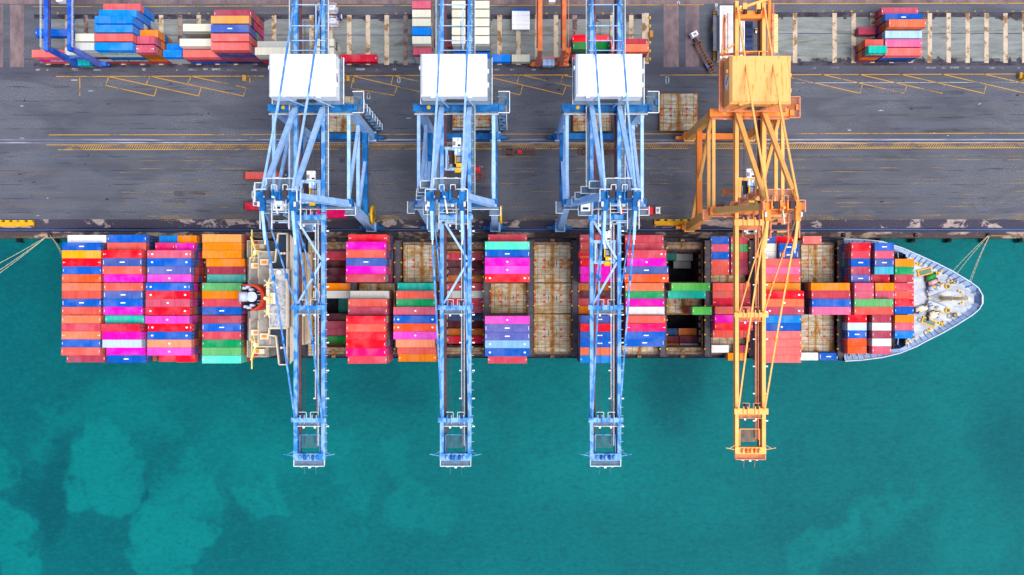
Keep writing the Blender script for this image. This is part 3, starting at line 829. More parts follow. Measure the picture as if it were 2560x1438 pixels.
ORD = 'first second third fourth fifth sixth seventh eighth ninth tenth eleventh twelfth thirteenth fourteenth fifteenth sixteenth seventeenth'.split()
def label_containers(lst):
    from collections import Counter
    cnt = Counter((c['bay'], PAL[c['code']][3], c['L'] == 20) for c in lst if c['top'])
    used = set()
    for c in sorted(lst, key=lambda c: (not c['top'], c['x'])):
        colr = PAL[c['code']][3]
        sh = 'short ' if c['L'] == 20 else ''
        if c['bay'] == 'road':
            s = c['lab']
        elif c['bay'] in YARDNAME:
            bn = YARDNAME[c['bay']]
            if not c['top']:
                s = f"{sh}{colr} container, {ORD[c['lab']-1]} tier up, {ORD[c['row']]} row from the quay, {bn}"
            elif cnt[(c['bay'], colr, c['L'] == 20)] == 1: s = f"only {sh}{colr} topmost container in the {bn}"
            else: s = f"{sh}{colr} container topping the {ORD[c['row']]} row from the quay, {bn}"
        else:
            bn = BAYNAME[c['bay']]
            if c['top'] and cnt[(c['bay'], colr, c['L'] == 20)] == 1: s = f"only {sh}{colr} topmost container in the {bn}"
            else: s = f"{sh}{colr} container, {ORD[c['row']]} row from the quay, {bn}"
            if not c['top']: s = f"{sh}{colr} container lower down in the {ORD[c['row']]} row, {bn}"
        w = s.split()
        if len(w) > 14: s = s.replace(' from the quay', '')
        if s in used:
            s2 = s.replace('container', 'container nearer the bow', 1) if c['bay'] in BAYNAME else s.replace('container', 'container farther right', 1)
            s = s2 if s2 not in used else s + ' beneath'
        used.add(s)
        c['label'] = s

def build_containers(limit=296):
    CONT.sort(key=lambda c: -c['area'])
    keep, rest = CONT[:limit], CONT[limit:]
    label_containers(keep)
    for c in keep:
        o = bpy.data.objects.new('shipping_container', container_mesh(c['code'], c['L'], c['h'], c['mark']))
        COL.objects.link(o)
        o.location = (c['x'], c['y'], c['z'])
        grp = 'containers on the ship' if c['bay'] in BAYNAME else ('containers on trailers' if c['bay'] == 'road' else 'containers in the yard')
        tag(o, c['label'], 'shipping container', grp)
        d = bpy.data.objects.new('door', door_mesh(c['code']))
        COL.objects.link(d)
        d.parent = o
        side = 1 if c['x'] < 0 else -1
        d.location = (side*(LEN[c['L']]/2 - 0.04), 0, 0)
        if side < 0: d.rotation_euler = (0, 0, math.pi)
    codes = sorted(set(c['code'] for c in rest))
    m = MB()
    for c in rest:
        l, mi = LEN[c['L']]/2, codes.index(c['code'])
        m.box(c['x']-l, c['x']+l, c['y']-CW/2+.01, c['y']+CW/2-.01, c['z']+.015, c['z']+c['h'], mi)
        side = 1 if c['x'] < 0 else -1
        for yy in (-0.8, -0.32, 0.32, 0.8):
            xe = c['x'] + side*(l+0.03)
            m.box(xe-0.03, xe+0.03, c['y']+yy-0.035, c['y']+yy+0.035, c['z']+0.2, c['z']+c['h']-0.2, len(codes))
    tag(m.build('stacked_containers', [cmat(c) for c in codes] + [MARKD]), 'mixed shipping containers lower down in the stacks, mostly hidden', 'shipping containers', kind='stuff')
build_containers()
# ---------------------------------------------------------------- the container ship
SYC = -3.55
HULL = paint('hull_paint', (104, 128, 166), rough=0.5, var=0.2)
BULW = paint('bulwark_paint', (168, 194, 230), rough=0.5, var=0.25, scale=0.4)
RAILC = paint('bulwark_rail', (206, 216, 232), rough=0.5)
DECKD = paint('deck_dark', (66, 66, 74), rough=0.8, var=0.35, rust=0.35)
HOLD = paint('hold_wall', (74, 52, 48), rough=0.8, var=0.4, rust=0.5)
HOLDF = paint('hold_floor', (46, 48, 60), rough=0.8, var=0.4)
LASH = paint('lashing_steel', (84, 76, 78), rough=0.7, var=0.35, rust=0.5)
FORE = stained('forecastle_deck', (198, 206, 218), (160, 168, 184), 0.46, 0.66, 0.16, (0.6, 1.2, 1), (226, 230, 236))
YELP = paint('yellow_paint', (244, 190, 20), rough=0.5, var=0.15)
REDP = paint('red_paint', (226, 36, 44), rough=0.5, var=0.15)
BEIGE = paint('ship_beige', (240, 222, 196), rough=0.5, var=0.10)
WHITE = paint('white_paint', (252, 252, 252), k=0.86, rough=0.45, var=0.04)
SLATE = paint('bridge_deck_slate', (44, 62, 82), rough=0.7, var=0.2)
MOTTLE = patchy('monkey_island', (150, 152, 158), (206, 206, 208), 0.35, 0.6, 0.8)
SILVER = paint('silver_pipe', (196, 204, 222), rough=0.3, var=0.15)
NAVY = paint('funnel_top', (34, 34, 58), rough=0.7, var=0.3)
FUNO = paint('funnel_orange', (214, 66, 34), rough=0.5, var=0.15)
YCR = paint('crane_yellow', (250, 224, 120), rough=0.5, var=0.12)
CREAM = paint('mast_cream', (246, 224, 170), rough=0.5, var=0.12)
GLASS = paint('window_dark', (40, 48, 60), rough=0.15, spec=0.6, var=0.1)
BLACK = paint('black_rubber', (24, 24, 28), rough=0.85, var=0.2)

def hatch_mat():
    m, nt, b = new_mat('hatch_cover_paint', 0.75, 0.3)
    tc = nt.nodes.new('ShaderNodeTexCoord').outputs['Object']
    pos = geo_pos(nt)
    base = albedo((188, 174, 144))
    g = noise(nt, mapping(nt, pos, (0.25, 1.3, 1)), 1.0, 5.0, 0.65)
    col = mixc(nt, maprange(nt, g, 0.32, 0.68), scaled(base, 0.74), albedo((216, 208, 188)))
    sep = nt.nodes.new('ShaderNodeSeparateXYZ'); nt.links.new(tc, sep.inputs[0])
    ax = math_(nt, 'ABSOLUTE', sep.outputs['X'])
    mid = maprange(nt, ax, 0.2, 1.3, 0.16, 0.0)
    edge = maprange(nt, ax, 4.6, 6.6, 0.0, 0.14)
    n1 = noise(nt, pos, 0.30, 6.0, 0.68, 0.6)
    k = math_(nt, 'ADD', n1, math_(nt, 'ADD', mid, edge))
    col = mixc(nt, maprange(nt, k, 0.47, 0.64, 0, 0.85), col, albedo((178, 126, 44)))
    col = mixc(nt, maprange(nt, k, 0.62, 0.76, 0, 0.85), col, albedo((116, 66, 32)))
    nt.links.new(col, b.inputs['Base Color'])
    return m
HATCH = hatch_mat()
HATCH_EDGE = paint('hatch_rust_edge', (150, 112, 66), rough=0.8, var=0.4, rust=0.6)

ship = empty('container_ship', (0, SYC, -3), 'large container ship loaded with coloured containers alongside the quay', 'container ship')
SO = (0, SYC, -3)

# outline of the hull at rail height, from the photo
top_px = [(2110,597.5,10.5),(2155,599,10.8),(2205,604,11.2),(2255,620,12.2),(2290,635,13),(2340.5,657.6,13.4),(2380.6,677.7,13.6),(2425.7,705,13.8),(2445.7,720,13.9),(2456,738,14)]
bot_px = [(2456,759,14),(2448,773,13.9),(2430.7,787.8,13.8),(2390.6,813,13.6),(2355.6,833,13.4),(2318,851.7,13.2),(2290.5,866.7,13),(2250.4,883,12.2),(2205,894,11.2),(2155,900.5,10.8),(2112.7,903,10.5)]
up = [P(*p) for p in top_px]; dn = [P(*p) for p in bot_px]
HB = 19.75
stern = [Vector((-146, SYC-HB+1.2, 9)), Vector((-147.5, SYC-HB+3.5, 9)), Vector((-147.5, SYC+HB-3.5, 9)), Vector((-146, SYC+HB-1.2, 9))]
port = [Vector((-139, SYC+HB, 9)), Vector((100, SYC+HB, 9))]
star = [Vector((100, SYC-HB, 9)), Vector((-139, SYC-HB, 9))]
outline = stern + port + up + dn + star           # runs clockwise seen from above
hm = MB()
def low(p):
    t = max(0.0, (p.x-98)/50.0)
    t2 = max(0.0, (-132-p.x)/16.0)
    return Vector((p.x - 11*t*t + 6*t2, SYC + (p.y-SYC)*(1-0.62*min(1, t)-0.25*t2), -3.0))
def bot(p):
    q = low(p); return Vector((q.x - (4 if q.x > 60 else 0), SYC+(q.y-SYC)*0.9, -12.0))
n = len(outline)
rings = [[Vector(p) for p in outline], [low(p) for p in outline], [bot(p) for p in outline]]
for a, b2 in zip(rings[:-1], rings[1:]):
    for i in range(n):
        j = (i+1) % n
        hm.add([a[i], a[j], b2[j], b2[i]], [(0,1,2,3)], 0)
hm.add(rings[2], [tuple(range(n))], 0)
hm.build('hull', HULL, ship, SO)

wl_ = [low(p) for p in outline]
wtop = sorted([p for p in wl_ if p.y >= SYC], key=lambda p: p.x); wbot = sorted([p for p in wl_ if p.y < SYC], key=lambda p: p.x)
wm_ = MB()
xl_, xr_, yt_, yb_ = wl_[1].x, max(p.x for p in wl_), QY+0.6, -40.0
xl_ = min(p.x for p in wl_)
wm_.sheet([(-R,-R),(R,-R),(R,yb_),(-R,yb_)], -3.0)
wm_.sheet([(-R,yb_),(xl_,yb_),(xl_,yt_),(-R,yt_)], -3.0); wm_.sheet([(xr_,yb_),(R,yb_),(R,yt_),(xr_,yt_)], -3.0)
for seq, ye_ in ((wtop, yt_), (wbot, yb_)):
    seq = [Vector((xl_, seq[0].y, 0))] + seq + [Vector((xr_, seq[-1].y, 0))]
    for a, b2 in zip(seq[:-1], seq[1:]):
        if b2.x - a.x > 1e-4:
            q = [(a.x, a.y), (b2.x, b2.y), (b2.x, ye_), (a.x, ye_)]
            wm_.sheet(q if ye_ > a.y else q[::-1], -3.0)
mid = [(xr_, wtop[-1].y), (xr_, wbot[-1].y)]
tag(wm_.build('sea_water', water_mat()), 'teal harbour water with paler silt plumes beside the ship', 'water', kind='structure')

# decks
dm = MB()
def pl(pts, z, mat=0): dm.sheet([(p[0], p[1]) for p in pts][::-1], z, mat)
zs = 7.6
dm.box(-147.3, 108, SYC+15.6, SYC+HB-0.05, zs-1.0, zs, 0)
dm.box(-147.3, 108, SYC-HB+0.05, SYC-15.6, zs-1.0, zs, 0)
dm.box(-147.2, -142, SYC-15.6, SYC+15.6, zs-1.0, zs-0.01, 0)
qd = [p for p in up if p.x < 130] + [p for p in dn if p.x < 130]
pl([(107.9, up[0].y)] + [(p.x, p.y) for p in qd] + [(107.9, dn[-1].y)], 9.2, 0)
dm.build('deck', [DECKD], ship, SO)
fm = MB()
X_F = 128.6
ins = 0.35
fo = [(p.x, p.y) for p in up if p.x > X_F] + [(p.x, p.y) for p in dn if p.x > X_F]
yt = P(2292, 636, 12).y; yb = P(2292, 866, 12).y
fm.prism([(X_F, yb), (X_F, yt)][::-1] and [(X_F, yt)] + fo + [(X_F, yb)], 11.4, 12.0, 0)
fm.build('forecastle_deck', [FORE], ship, SO)

# bulwark with inner frames and a pale rail
bm1, bm2, bm3 = MB(), MB(), MB()
for seq in (up, dn):
    pts = seq
    for a, b2 in zip(pts[:-1], pts[1:]):
        bm1.beam((a.x, a.y, a.z-0.9), (b2.x, b2.y, b2.z-0.9), 0.22, 1.9)
        bm2.beam((a.x, a.y, a.z+0.1), (b2.x, b2.y, b2.z+0.1), 0.32, 0.16)
        def inset(p):
            c_ = Vector((p.x-8 if p.x > 130 else p.x, SYC, 0)); d_ = c_ - Vector((p.x, p.y, 0)); d_.normalize()
            ins_ = 1.5 if p.x > X_F-2 else 2.3
            return Vector((p.x+d_.x*ins_, p.y+d_.y*ins_, (12.03 if p.x > X_F-2 else 9.3)))
        ia, ib = inset(a), inset(b2)
        bm1.add([a+Vector((0,0,-0.1)), b2+Vector((0,0,-0.1)), ib, ia], [(0,1,2,3)] if seq is dn else [(0,1,2,3)])
        L = (b2-a).length; k = max(1, int(L/1.7))
        for i in range(k):
            q = a.lerp(b2, (i+0.5)/k)
            c = Vector((q.x-8 if q.x > 130 else q.x, SYC, q.z)); d = (c-q); d.z = 0; d.normalize()
            zf = 12.0 if q.x > X_F else 9.2
            bm1.beam(q+d*0.15+Vector((0,0,-0.2)), Vector((q.x+d.x*2.0, q.y+d.y*2.0, zf+0.15)), 0.14, 0.5)
            if i % 4 == 1 and q.x > 126:
                for s in (-0.45, 0.45):
                    t = (b2-a).normalized()
                    p0 = q + d*2.6 + t*s
                    bm3.cbox((p0.x, p0.y, zf+0.3), (0.5, 0.5, 0.6))
                bm3.box(p0.x-0.3, p0.x+0.3, p0.y-0.3, p0.y+0.3, zf, zf+0.12); bm3.beam((q+d*2.6-(b2-a).normalized()*0.7)+Vector((0,0,zf+0.06-q.z)), (q+d*2.6+(b2-a).normalized()*0.7)+Vector((0,0,zf+0.06-q.z)), 0.7, 0.14)
                bm3.build('mooring_bitt', YELP, ship, SO); bm3 = MB()
bm1.add([up[-1], dn[0], inset(dn[0]), inset(up[-1])], [(0,1,2,3)])
bm1.beam((up[-1].x, up[-1].y, 13.1), (dn[0].x, dn[0].y, 13.1), 0.25, 1.9)
bm2.beam((up[-1].x, up[-1].y, 14.1), (dn[0].x, dn[0].y, 14.1), 0.5, 0.16)
bm1.build('bulwark', BULW, ship, SO); bm2.build('bulwark_rail', RAILC, ship, SO)
# longitudinal shell frames seen between the bow stacks and the side
fr = MB()
for sgn, seq in ((1, up), (-1, dn)):
    for i in range(8):
        x = 108.5 + 2.6*i
        ys = SYC + sgn*(19.0 - 0.035*max(0, x-112)**2 * 0.5)
        fr.beam((x, ys, 10.2), (x+0.8, ys - sgn*4.5, 9.5), 0.3, 0.5)
fr.build('shell_frames', BULW, ship, SO)

# forecastle gear: foremast, windlasses, winch drums, hatches
MACHD = paint('winch_dark', (92,96,112), var=.3)
mp = P(2355, 746, 12); tp = P(2420, 746.5, 27)
ms = MB(); ms.tube((mp.x, mp.y, 12), (mp.x+0.4, mp.y, 27), 0.8, 0, 12, 0.45)
ms.beam((mp.x-0.6, mp.y, 19), (mp.x+0.9, mp.y, 19), 1.5, 0.2); ms.beam((mp.x, mp.y-2.2, 24), (mp.x, mp.y+2.2, 24), 0.25)
ms.beam((mp.x-3, mp.y-1.6, 12), (mp.x, mp.y, 18), 0.3); ms.beam((mp.x-3, mp.y+1.6, 12), (mp.x, mp.y, 18), 0.3)
ms.build('foremast', CREAM, ship, SO)
for sgn in (1, -1):
    wl = MB()
    a = P(2318, 746-sgn*12, 12.8); b2 = P(2366, 746-sgn*30, 12.8)
    wl.beam(a, b2, 2.0, 0.9, 0); wl.tube(a+Vector((0.6,0,0.3)), a+Vector((1.0,sgn*2.2,0.3)), 0.75, 0, 14); wl.tube(a.lerp(b2, 0.45)+Vector((0,0,.3)), a.lerp(b2, 0.45)+Vector((0.4,sgn*1.8,0.3)), 0.8, 0, 14); wl.tube(a+Vector((0.75,sgn*0.8,0.3)), a+Vector((0.8,sgn*1.0,0.3)), 0.95, 1, 16); wl.tube(a.lerp(b2,.45)+Vector((0.3,sgn*1.5,.3)), a.lerp(b2,.45)+Vector((0.35,sgn*1.7,0.3)), 1.0, 1, 16); wl.beam(a.lerp(b2,.05)-Vector((0,sgn*1.15,0.1)), a.lerp(b2,.95)-Vector((0,sgn*1.15,.1)), 0.25, 0.7, 1)
    wl.tube(b2, b2+Vector((0.1,0,0.9)), 0.95, 2, 14); wl.tube(b2, b2+Vector((0.1,0,0.95)), 0.6, 1, 12)
    wl.beam(a.lerp(b2,0.1)+Vector((0,sgn*1.2,.4)), a.lerp(b2,0.8)+Vector((0,sgn*1.2,.5)), 0.5, 0.7, 2)
    wl.build('windlass', [SILVER, MACHD, YELP], ship, SO)
for (px, py, c) in ((2326, 693, 'h'), (2330, 706, 'p'), (2336, 716, 'p'), (2333, 783, 'c'), (2331, 791, 'c'), (2306, 773, 'c'), (2298, 772, 'c')):
    wn_ = MB(); a = P(px, py, 12.7)
    wn_.tube(a+Vector((-1.4,-0.5,0)), a+Vector((1.4,0.5,0)), 0.8, 0, 12)
    wn_.cbox((a.x-1.5, a.y-0.5, 12.6), (0.25, 2.0, 1.3), 1); wn_.cbox((a.x+1.5, a.y+0.5, 12.6), (0.25, 2.0, 1.3), 1)
    wn_.build('mooring_winch', [paint('winch_'+c, {'h':(40,160,70),'p':(220,180,170),'c':(236,222,196)}[c]), LASH], ship, SO)
for (px, py, rz) in ((2311, 680, .25), (2321, 805, -.35)):
    hh = MB(); hh.box(-2.4, 2.4, -1.1, 1.1, 0.0, 0.5, 0); hh.box(-2.0, 2.0, -0.75, 0.75, 0.5, 0.56, 1)
    o = hh.build('deck_hatch', [YELP, paint('hatch_green', (110,130,120))], ship)
    p = P(px, py, 12); o.location = (p.x, p.y-SYC, 15.0); o.rotation_euler = (0, 0, rz)
for sgn in (1, -1):
    ch = MB(); a = P(2366, 746-sgn*30, 12.15); b2 = P(2386, 746-sgn*42, 12.15)
    prev = a
    for i in range(1, 9):
        q = a.lerp(b2, i/8); ch.beam(prev, q, 0.35, 0.25); prev = q
    ch.tube((b2.x, b2.y, 12.0), (b2.x, b2.y, 12.35), 0.8, 0, 14)
    ch.build('anchor_chain', MACHD, ship, SO)
for k, (px, py) in enumerate(((2304, 660), (2316, 832), (2372, 702), (2374, 790), (2412, 745), (2300, 800))):
    cl = MB(); p = P(px, py, 12.05)
    for i in range(16):
        t0, t1 = i*math.pi/8, (i+1)*math.pi/8
        for rr_ in (0.55, 0.85):
            cl.tube((p.x+rr_*math.cos(t0), p.y+rr_*math.sin(t0), 12.1), (p.x+rr_*math.cos(t1), p.y+rr_*math.sin(t1), 12.1), 0.14, 0, 6)
    cl.build('rope_coil', paint('coil_grey', (188,186,180)), ship, SO)
bk = MB()
bk.box(X_F-0.15, X_F+0.15, SYC-13.5, SYC+13.5, 12.0, 13.3); bk.rail([(X_F+0.5, SYC-13, 12), (X_F+0.5, SYC+13, 12)], 0, w=0.12)
for i in range(9): bk.beam((X_F+0.1, SYC-12+3*i, 13.2), (X_F+1.3, SYC-12+3*i, 12.0), 0.14, 0.14)
bk.build('breakwater', BULW, ship, SO)
by = MB()
for px, py in ((2395,728),(2402,731),(2399,760),(2406,757),(2320,745),(2345,683),(2352,678),(2346,808),(2353,813)):
    p = P(px, py, 12); by.tube((p.x,p.y,12),(p.x,p.y,12.7),0.3,0,10)
by.build('bollards', YELP, ship, SO)

# hatch coamings (closed bays), holds (open bays), lashing bridges
BAYS = [('A',-142.0,-129.0,1),('B',-128.4,-114.6,1),('C',-114.2,-99.8,1),('D',-97.6,-84.2,1),('E',-65.8,-52.2,0),('F',-50.6,-38.0,1),('G',-36.0,-23.4,1),('H',-21.8,-9.2,0),
        ('I',-7.2,5.3,1),('J',7.0,19.7,1),('K',21.4,34.0,1),('L',35.8,48.4,1),('M',50.0,62.8,2),('N',64.6,77.2,1),('O',79.2,91.9,1),('P',93.9,106.4,1),('Q',107.6,128.0,3)]
ZC = 9.2
cm = MB(); hd = MB()
YA, YB2 = ship_row_y(14)-1.3, ship_row_y(1)+1.3
G1 = (ship_row_y(5)-1.27, ship_row_y(1)+1.27); G2 = (ship_row_y(9)-1.27, ship_row_y(6)+1.27); G3 = (ship_row_y(14)-1.27, ship_row_y(10)+1.27)
for nm, xa, xb, kind in BAYS:
    if kind == 1:
        cm.box(xa, xb, YA, YB2, 2.0, ZC-0.6)
    elif kind == 3:
        cm.box(xa, xb, SYC-11.5, SYC+11.5, 2.0, ZC+0.4); cm.box(xa, xa+13.5, SYC-14, SYC+14, 2.0, ZC+0.3)
    else:
        parts = [(YA, YB2)] if kind == 0 else [G1, G3]
        for y0, y1 in parts:
            hd = MB()
            hd.sheet([(xa,y0),(xb,y0),(xb,y1),(xa,y1)], -9.0, 1)
            for (p0, p1) in (((xa,y0),(xb,y0)),((xb,y0),(xb,y1)),((xb,y1),(xa,y1)),((xa,y1),(xa,y0))):
                hd.add([(p0[0],p0[1],-9),(p1[0],p1[1],-9),(p1[0],p1[1],ZC-.3),(p0[0],p0[1],ZC-.3)], [(3,2,1,0),(0,1,2,3)][:1], 0)
            # cell guides and pads on the end walls
            k = int((y1-y0)/2.505)
            for i in range(k+1):
                yy = y0 + 0.15 + (y1-y0-0.3)*i/k
                for xx, s in ((xa+0.12, 1), (xb-0.12, -1)):
                    hd.box(xx-0.11, xx+0.11, yy-0.13, yy+0.13, -9, ZC-0.5, 0)
                    hd.box(xx-0.3 if s<0 else xx-0.05, xx+0.05 if s<0 else xx+0.3, yy-0.5, yy+0.5, 4.6, 4.9, 0)
                if i < k:
                    ym = yy + (y1-y0-0.3)/k/2
                    for xx in (xa+0.18, xb-0.18):
                        hd.box(xx-0.16, xx+0.16, ym-0.75, ym+0.75, 5.4, 6.6, 2); hd.box(xx-0.1, xx+0.1, ym-0.9, ym+0.9, 2.2, 2.5, 0)
            for sx in (xa, xb):
                hd.box(sx-0.25, sx+0.25, y0-0.2, y1+0.2, ZC-0.5, ZC-0.1, 3)
            for sy in (y0, y1):
                hd.box(xa-0.25, xb+0.25, sy-0.25, sy+0.25, ZC-0.45, ZC-0.05, 3)
            hd.build('cargo_hold', [HOLD, HOLDF, paint('hold_pads', (170,170,182)), HATCH_EDGE], ship, SO)
        if kind == 2: cm.box(xa, xb, G2[0], G2[1], -9.0, ZC-0.6)
cm.build('hatch_coaming', LASH, ship, SO)

# side pedestals and rust edged side beams along the open bays
for nm, xa, xb, kind in BAYS[4:16]:
    for sgn in (1, -1):
        sb = MB()
        y0 = SYC + sgn*17.55
        sb.box(xa+0.1, xb-0.1, y0-1.15, y0+1.15, zs, ZC-0.35, 0)
        sb.box(xa+0.1, xb-0.1, y0-sgn*1.3-0.1, y0-sgn*1.3+0.1, ZC-0.5, ZC-0.1, 1)
        sb.box(xa+0.3, xb-0.3, y0+sgn*1.0-0.12, y0+sgn*1.0+0.12, ZC-0.35, ZC-0.05, 2)
        xm = (xa+xb)/2
        sb.cbox((xm, y0, ZC-0.05), (1.0, 1.2, 0.6), 1); sb.cbox((xm, y0+sgn*1.7, ZC-0.6), (1.3, 0.8, 0.5), 1)
        sb.build('side_pedestal', [paint('side_deck', (160,146,128), rough=.8, var=.35, rust=.55), HATCH_EDGE, LASH], ship, SO)
lx = [-51.4,-37.0,-22.6,-8.2,6.15,20.55,34.9,49.2,63.7,78.2,92.9,107.0,-114.4,-128.7,-98.7]
for x in lx:
    lb = MB()
    ht = 13.4 if -60 < x < 100 else 13.0
    for dx in (-0.95, 0.95):
        lb.box(x+dx-0.16, x+dx+0.16, SYC-18.9, SYC+18.9, ht-0.5, ht, 0)
    lb.box(x-0.75, x+0.75, SYC-18.9, SYC+18.9, ht-0.32, ht-0.22, 3)
    k = 0
    for i in range(17):
        yy = SYC - 18.7 + 37.4*i/16
        for dx in (-0.95, 0.95):
            lb.box(x+dx-0.13, x+dx+0.13, yy-0.13, yy+0.13, zs, ht+0.02, 0)
            if i % 2 == 1: lb.cbox((x+dx*1.15, yy, ht+0.12), (0.42, 0.42, 0.3), 1)
        if i % 2 == 0: lb.box(x-0.8, x+0.8, yy-0.1, yy+0.1, ht-0.2, ht+0.02, 0)
        if i % 3 == 0: lb.beam((x-0.95, yy, zs+1), (x-0.95, yy+2.2, ht-0.6), 0.1); lb.beam((x+0.95, yy+2.2, zs+1), (x+0.95, yy, ht-0.6), 0.1)
    lb.build('lashing_bridge', [LASH, YELP, SILVER, paint('walk_grate', (92,90,98), rough=.9)], ship, SO)

# hatch covers: each can be lifted off, so each is a thing
def hatch_cover(xc, yc, z, lx_, ly, label, group, h=0.75, rz=0.0, wall=None, marks=True):
    m = MB()
    a, b2 = lx_/2, ly/2
    m.box(-a, a, -b2, b2, 0, h-0.14, 1)
    ns = max(2, int(round(ly/2.5)))
    for i in range(ns):
        y0 = -b2 + 0.08 + (ly-0.16)*i/ns; y1 = -b2 + 0.08 + (ly-0.16)*(i+1)/ns - 0.07
        m.box(-a+0.25, a-0.25, y0, y1, h-0.14, h, 0)
    for i in range(5):
        x = -a + 0.25 + (lx_-0.5)*(i+0.5)/5
        m.box(x-0.07, x+0.07, -b2+0.1, b2-0.1, h, h+0.06, 1)
    for i in range(ns*2+1):
        y = -b2 + 0.15 + (ly-0.3)*i/(ns*2)
        m.box(-a+0.3, a-0.3, y-0.04, y+0.04, h, h+0.035, 1)
    if marks:
        ya = 0.5 if ly > 11 else 0.0
        for x in (-5.75, -2.75, 2.85, 5.85):
            if abs(x) > a-0.3: continue
            for y in ((-1.15, 1.15) if ly > 11 else (-1.15, 1.1)):
                m.prism([(x-0.55, y), (x, y-0.42), (x+0.55, y), (x, y+0.42)], h, h+0.06, 2)
        for x in (-4.0, 4.1):
            for y in ((-3.9, 4.3) if ly > 11 else (-2.6, 2.5)):
                m.box(x-0.07, x+0.07, y-1.1, y+1.1, h, h+0.12, 3)
        for x in (-1.3, 1.35):
            m.box(x-0.10, x+0.10, -0.9, 0.9, h, h+0.03, 4)
    o = m.build('hatch_cover', [HATCH, HATCH_EDGE, REDP, YELP, paint('stencil', (60,60,64))])
    o.location = (xc, yc, z); o.rotation_euler = (0, 0, rz)
    return tag(o, label, 'hatch cover', group)
gy = {1: G1, 2: G2, 3: G3}
for nm, g, lab in (('J',1,'bare rusty hatch cover nearest the quay amidships, in the fully empty bay'),('J',2,'narrow middle one of the three bare hatch covers amidships'),('J',3,'bare rusty hatch cover on the water side of the fully empty bay'),
                   ('G',1,'bare hatch cover beside the second blue crane boom, quay side'),('I',2,'narrow hatch cover boxed in between pink and red containers'),('L',3,'rusty hatch cover on the water side right of the third blue crane'),
                   ('M',2,'narrow hatch cover between the two open holds'),('P',1,'bare hatch cover behind the bow stacks, quay side'),('P',3,'bare hatch cover behind the bow stacks, water side'),
                   ('N',1,'grey hatch cover under short containers by the orange boom, quay side'),('N',3,'grey hatch cover by the orange boom, water side'),('F',2,'shadowed narrow hatch cover between tall red stacks')):
    xa, xb = [(b_[1], b_[2]) for b_ in BAYS if b_[0] == nm][0]
    y0, y1 = gy[g]
    hatch_cover((xa+xb)/2, (y0+y1)/2, ZC-0.6, xb-xa-0.1, y1-y0, lab, 'hatch covers on the ship')

# ------------------------------------------------ superstructure, funnel, masts
MACHG = paint('deck_gear_grey', (150,150,150), var=.3)
X0b, X1b = -77.0, -66.3
am = MB()
am.prism([(X0b,SYC-15),(X1b+0.6,SYC-15),(X1b+0.6,SYC+15),(X0b,SYC+15)], 6.5, 30.0, 0, None, [(X0b,SYC-14.6),(X1b-1.6,SYC-14.6),(X1b-1.6,SYC+14.6),(X0b,SYC+14.6)])  # front wall shaped to lean back so it catches more light from above
am.box(X0b+0.2, X1b-1.9, SYC-14.4, SYC+14.4, 30.0, 30.06, 2)

fx = lambda z: X1b + 0.6 - 2.2*(z-6.5)/23.5
for z in (12.6, 15.5, 18.4, 21.3, 24.2, 27.1): am.box(fx(z)-0.3, fx(z)+0.95, SYC-14.3, SYC+14.3, z-0.10, z+0.06, 0); am.box(fx(z)+0.85, fx(z)+0.95, SYC-14.3, SYC+14.3, z+0.06, z+1.0, 0)  # walkway ledges added so their lit tops brighten the dim front wall
for sgn in (1, -1):
    am.cbox((X0b+2.2, SYC+sgn*11.2, 30.8), (2.6, 1.8, 1.6), 0); am.cbox((X0b+2.2, SYC+sgn*11.2, 31.65), (1.5, 0.9, 0.2), 3)
    am.rail([(X0b+0.2, SYC+sgn*6.5, 30.06), (X0b+0.2, SYC+sgn*14.3, 30.06), (X0b+5.5, SYC+sgn*14.3, 30.06)], 0, w=0.14)
    am.rail([(X0b+3.8, SYC+sgn*9.5, 30.06), (X0b+3.8, SYC+sgn*13.4, 30.06)], 0, w=0.14)
    am.cbox((X0b+4.6, SYC+sgn*8.4, 30.7), (1.6, 2.6, 1.2), 4)
acc = am.build('accommodation_block', [BEIGE, paint('beige_seam', (206,186,160)), stained('aft_deck_paint', (176,170,160), (140,132,122), .45, .65, .3), paint('deck_orange', (240,150,40)), MACHG], ship, SO)
wm = MB(); wm.box(0, 0.1, -0.35, 0.35, -0.45, 0.45)
wproto = None
for iz, z in enumerate((11, 13.9, 16.8, 19.7, 22.6, 25.5, 28.4)):
    for iy in range(7):
        yy = SYC - 11.4 + 3.8*iy
        if wproto is None:
            o = wproto = wm.build('window', GLASS, acc)
        else:
            o = wproto.copy(); COL.objects.link(o)
        o.location = (fx(z)-0.02, yy-SYC, z+3)
bd = MB()
mi0, mi1 = P(673, 673, 36.5), P(722, 820, 36.5)
bd.box(mi0.x, mi1.x, mi1.y, mi0.y, 30.0, 36.5, 0)
bd.box(mi1.x-0.02, mi1.x+0.14, mi1.y+0.4, mi0.y-0.4, 34.2, 35.5, 1)
bd.box(mi0.x+0.2, mi1.x-0.9, mi1.y+0.25, mi0.y-0.25, 36.5, 36.56, 2)
sy0, sy1 = P(720, 586, 32).y, P(720, 911, 32).y
bd.prism([(mi1.x-1.0, sy1), (mi1.x+1.5, sy1+3.0), (mi1.x+1.5, sy0-3.0), (mi1.x-1.0, sy0)], 31.2, 31.9, 0)
bd.rail([(mi0.x, mi0.y, 36.5), (mi1.x, mi0.y, 36.5), (mi1.x, mi1.y, 36.5), (mi0.x, mi1.y, 36.5)], 0)
bd.build('bridge', [BEIGE, GLASS, MOTTLE], ship, SO)
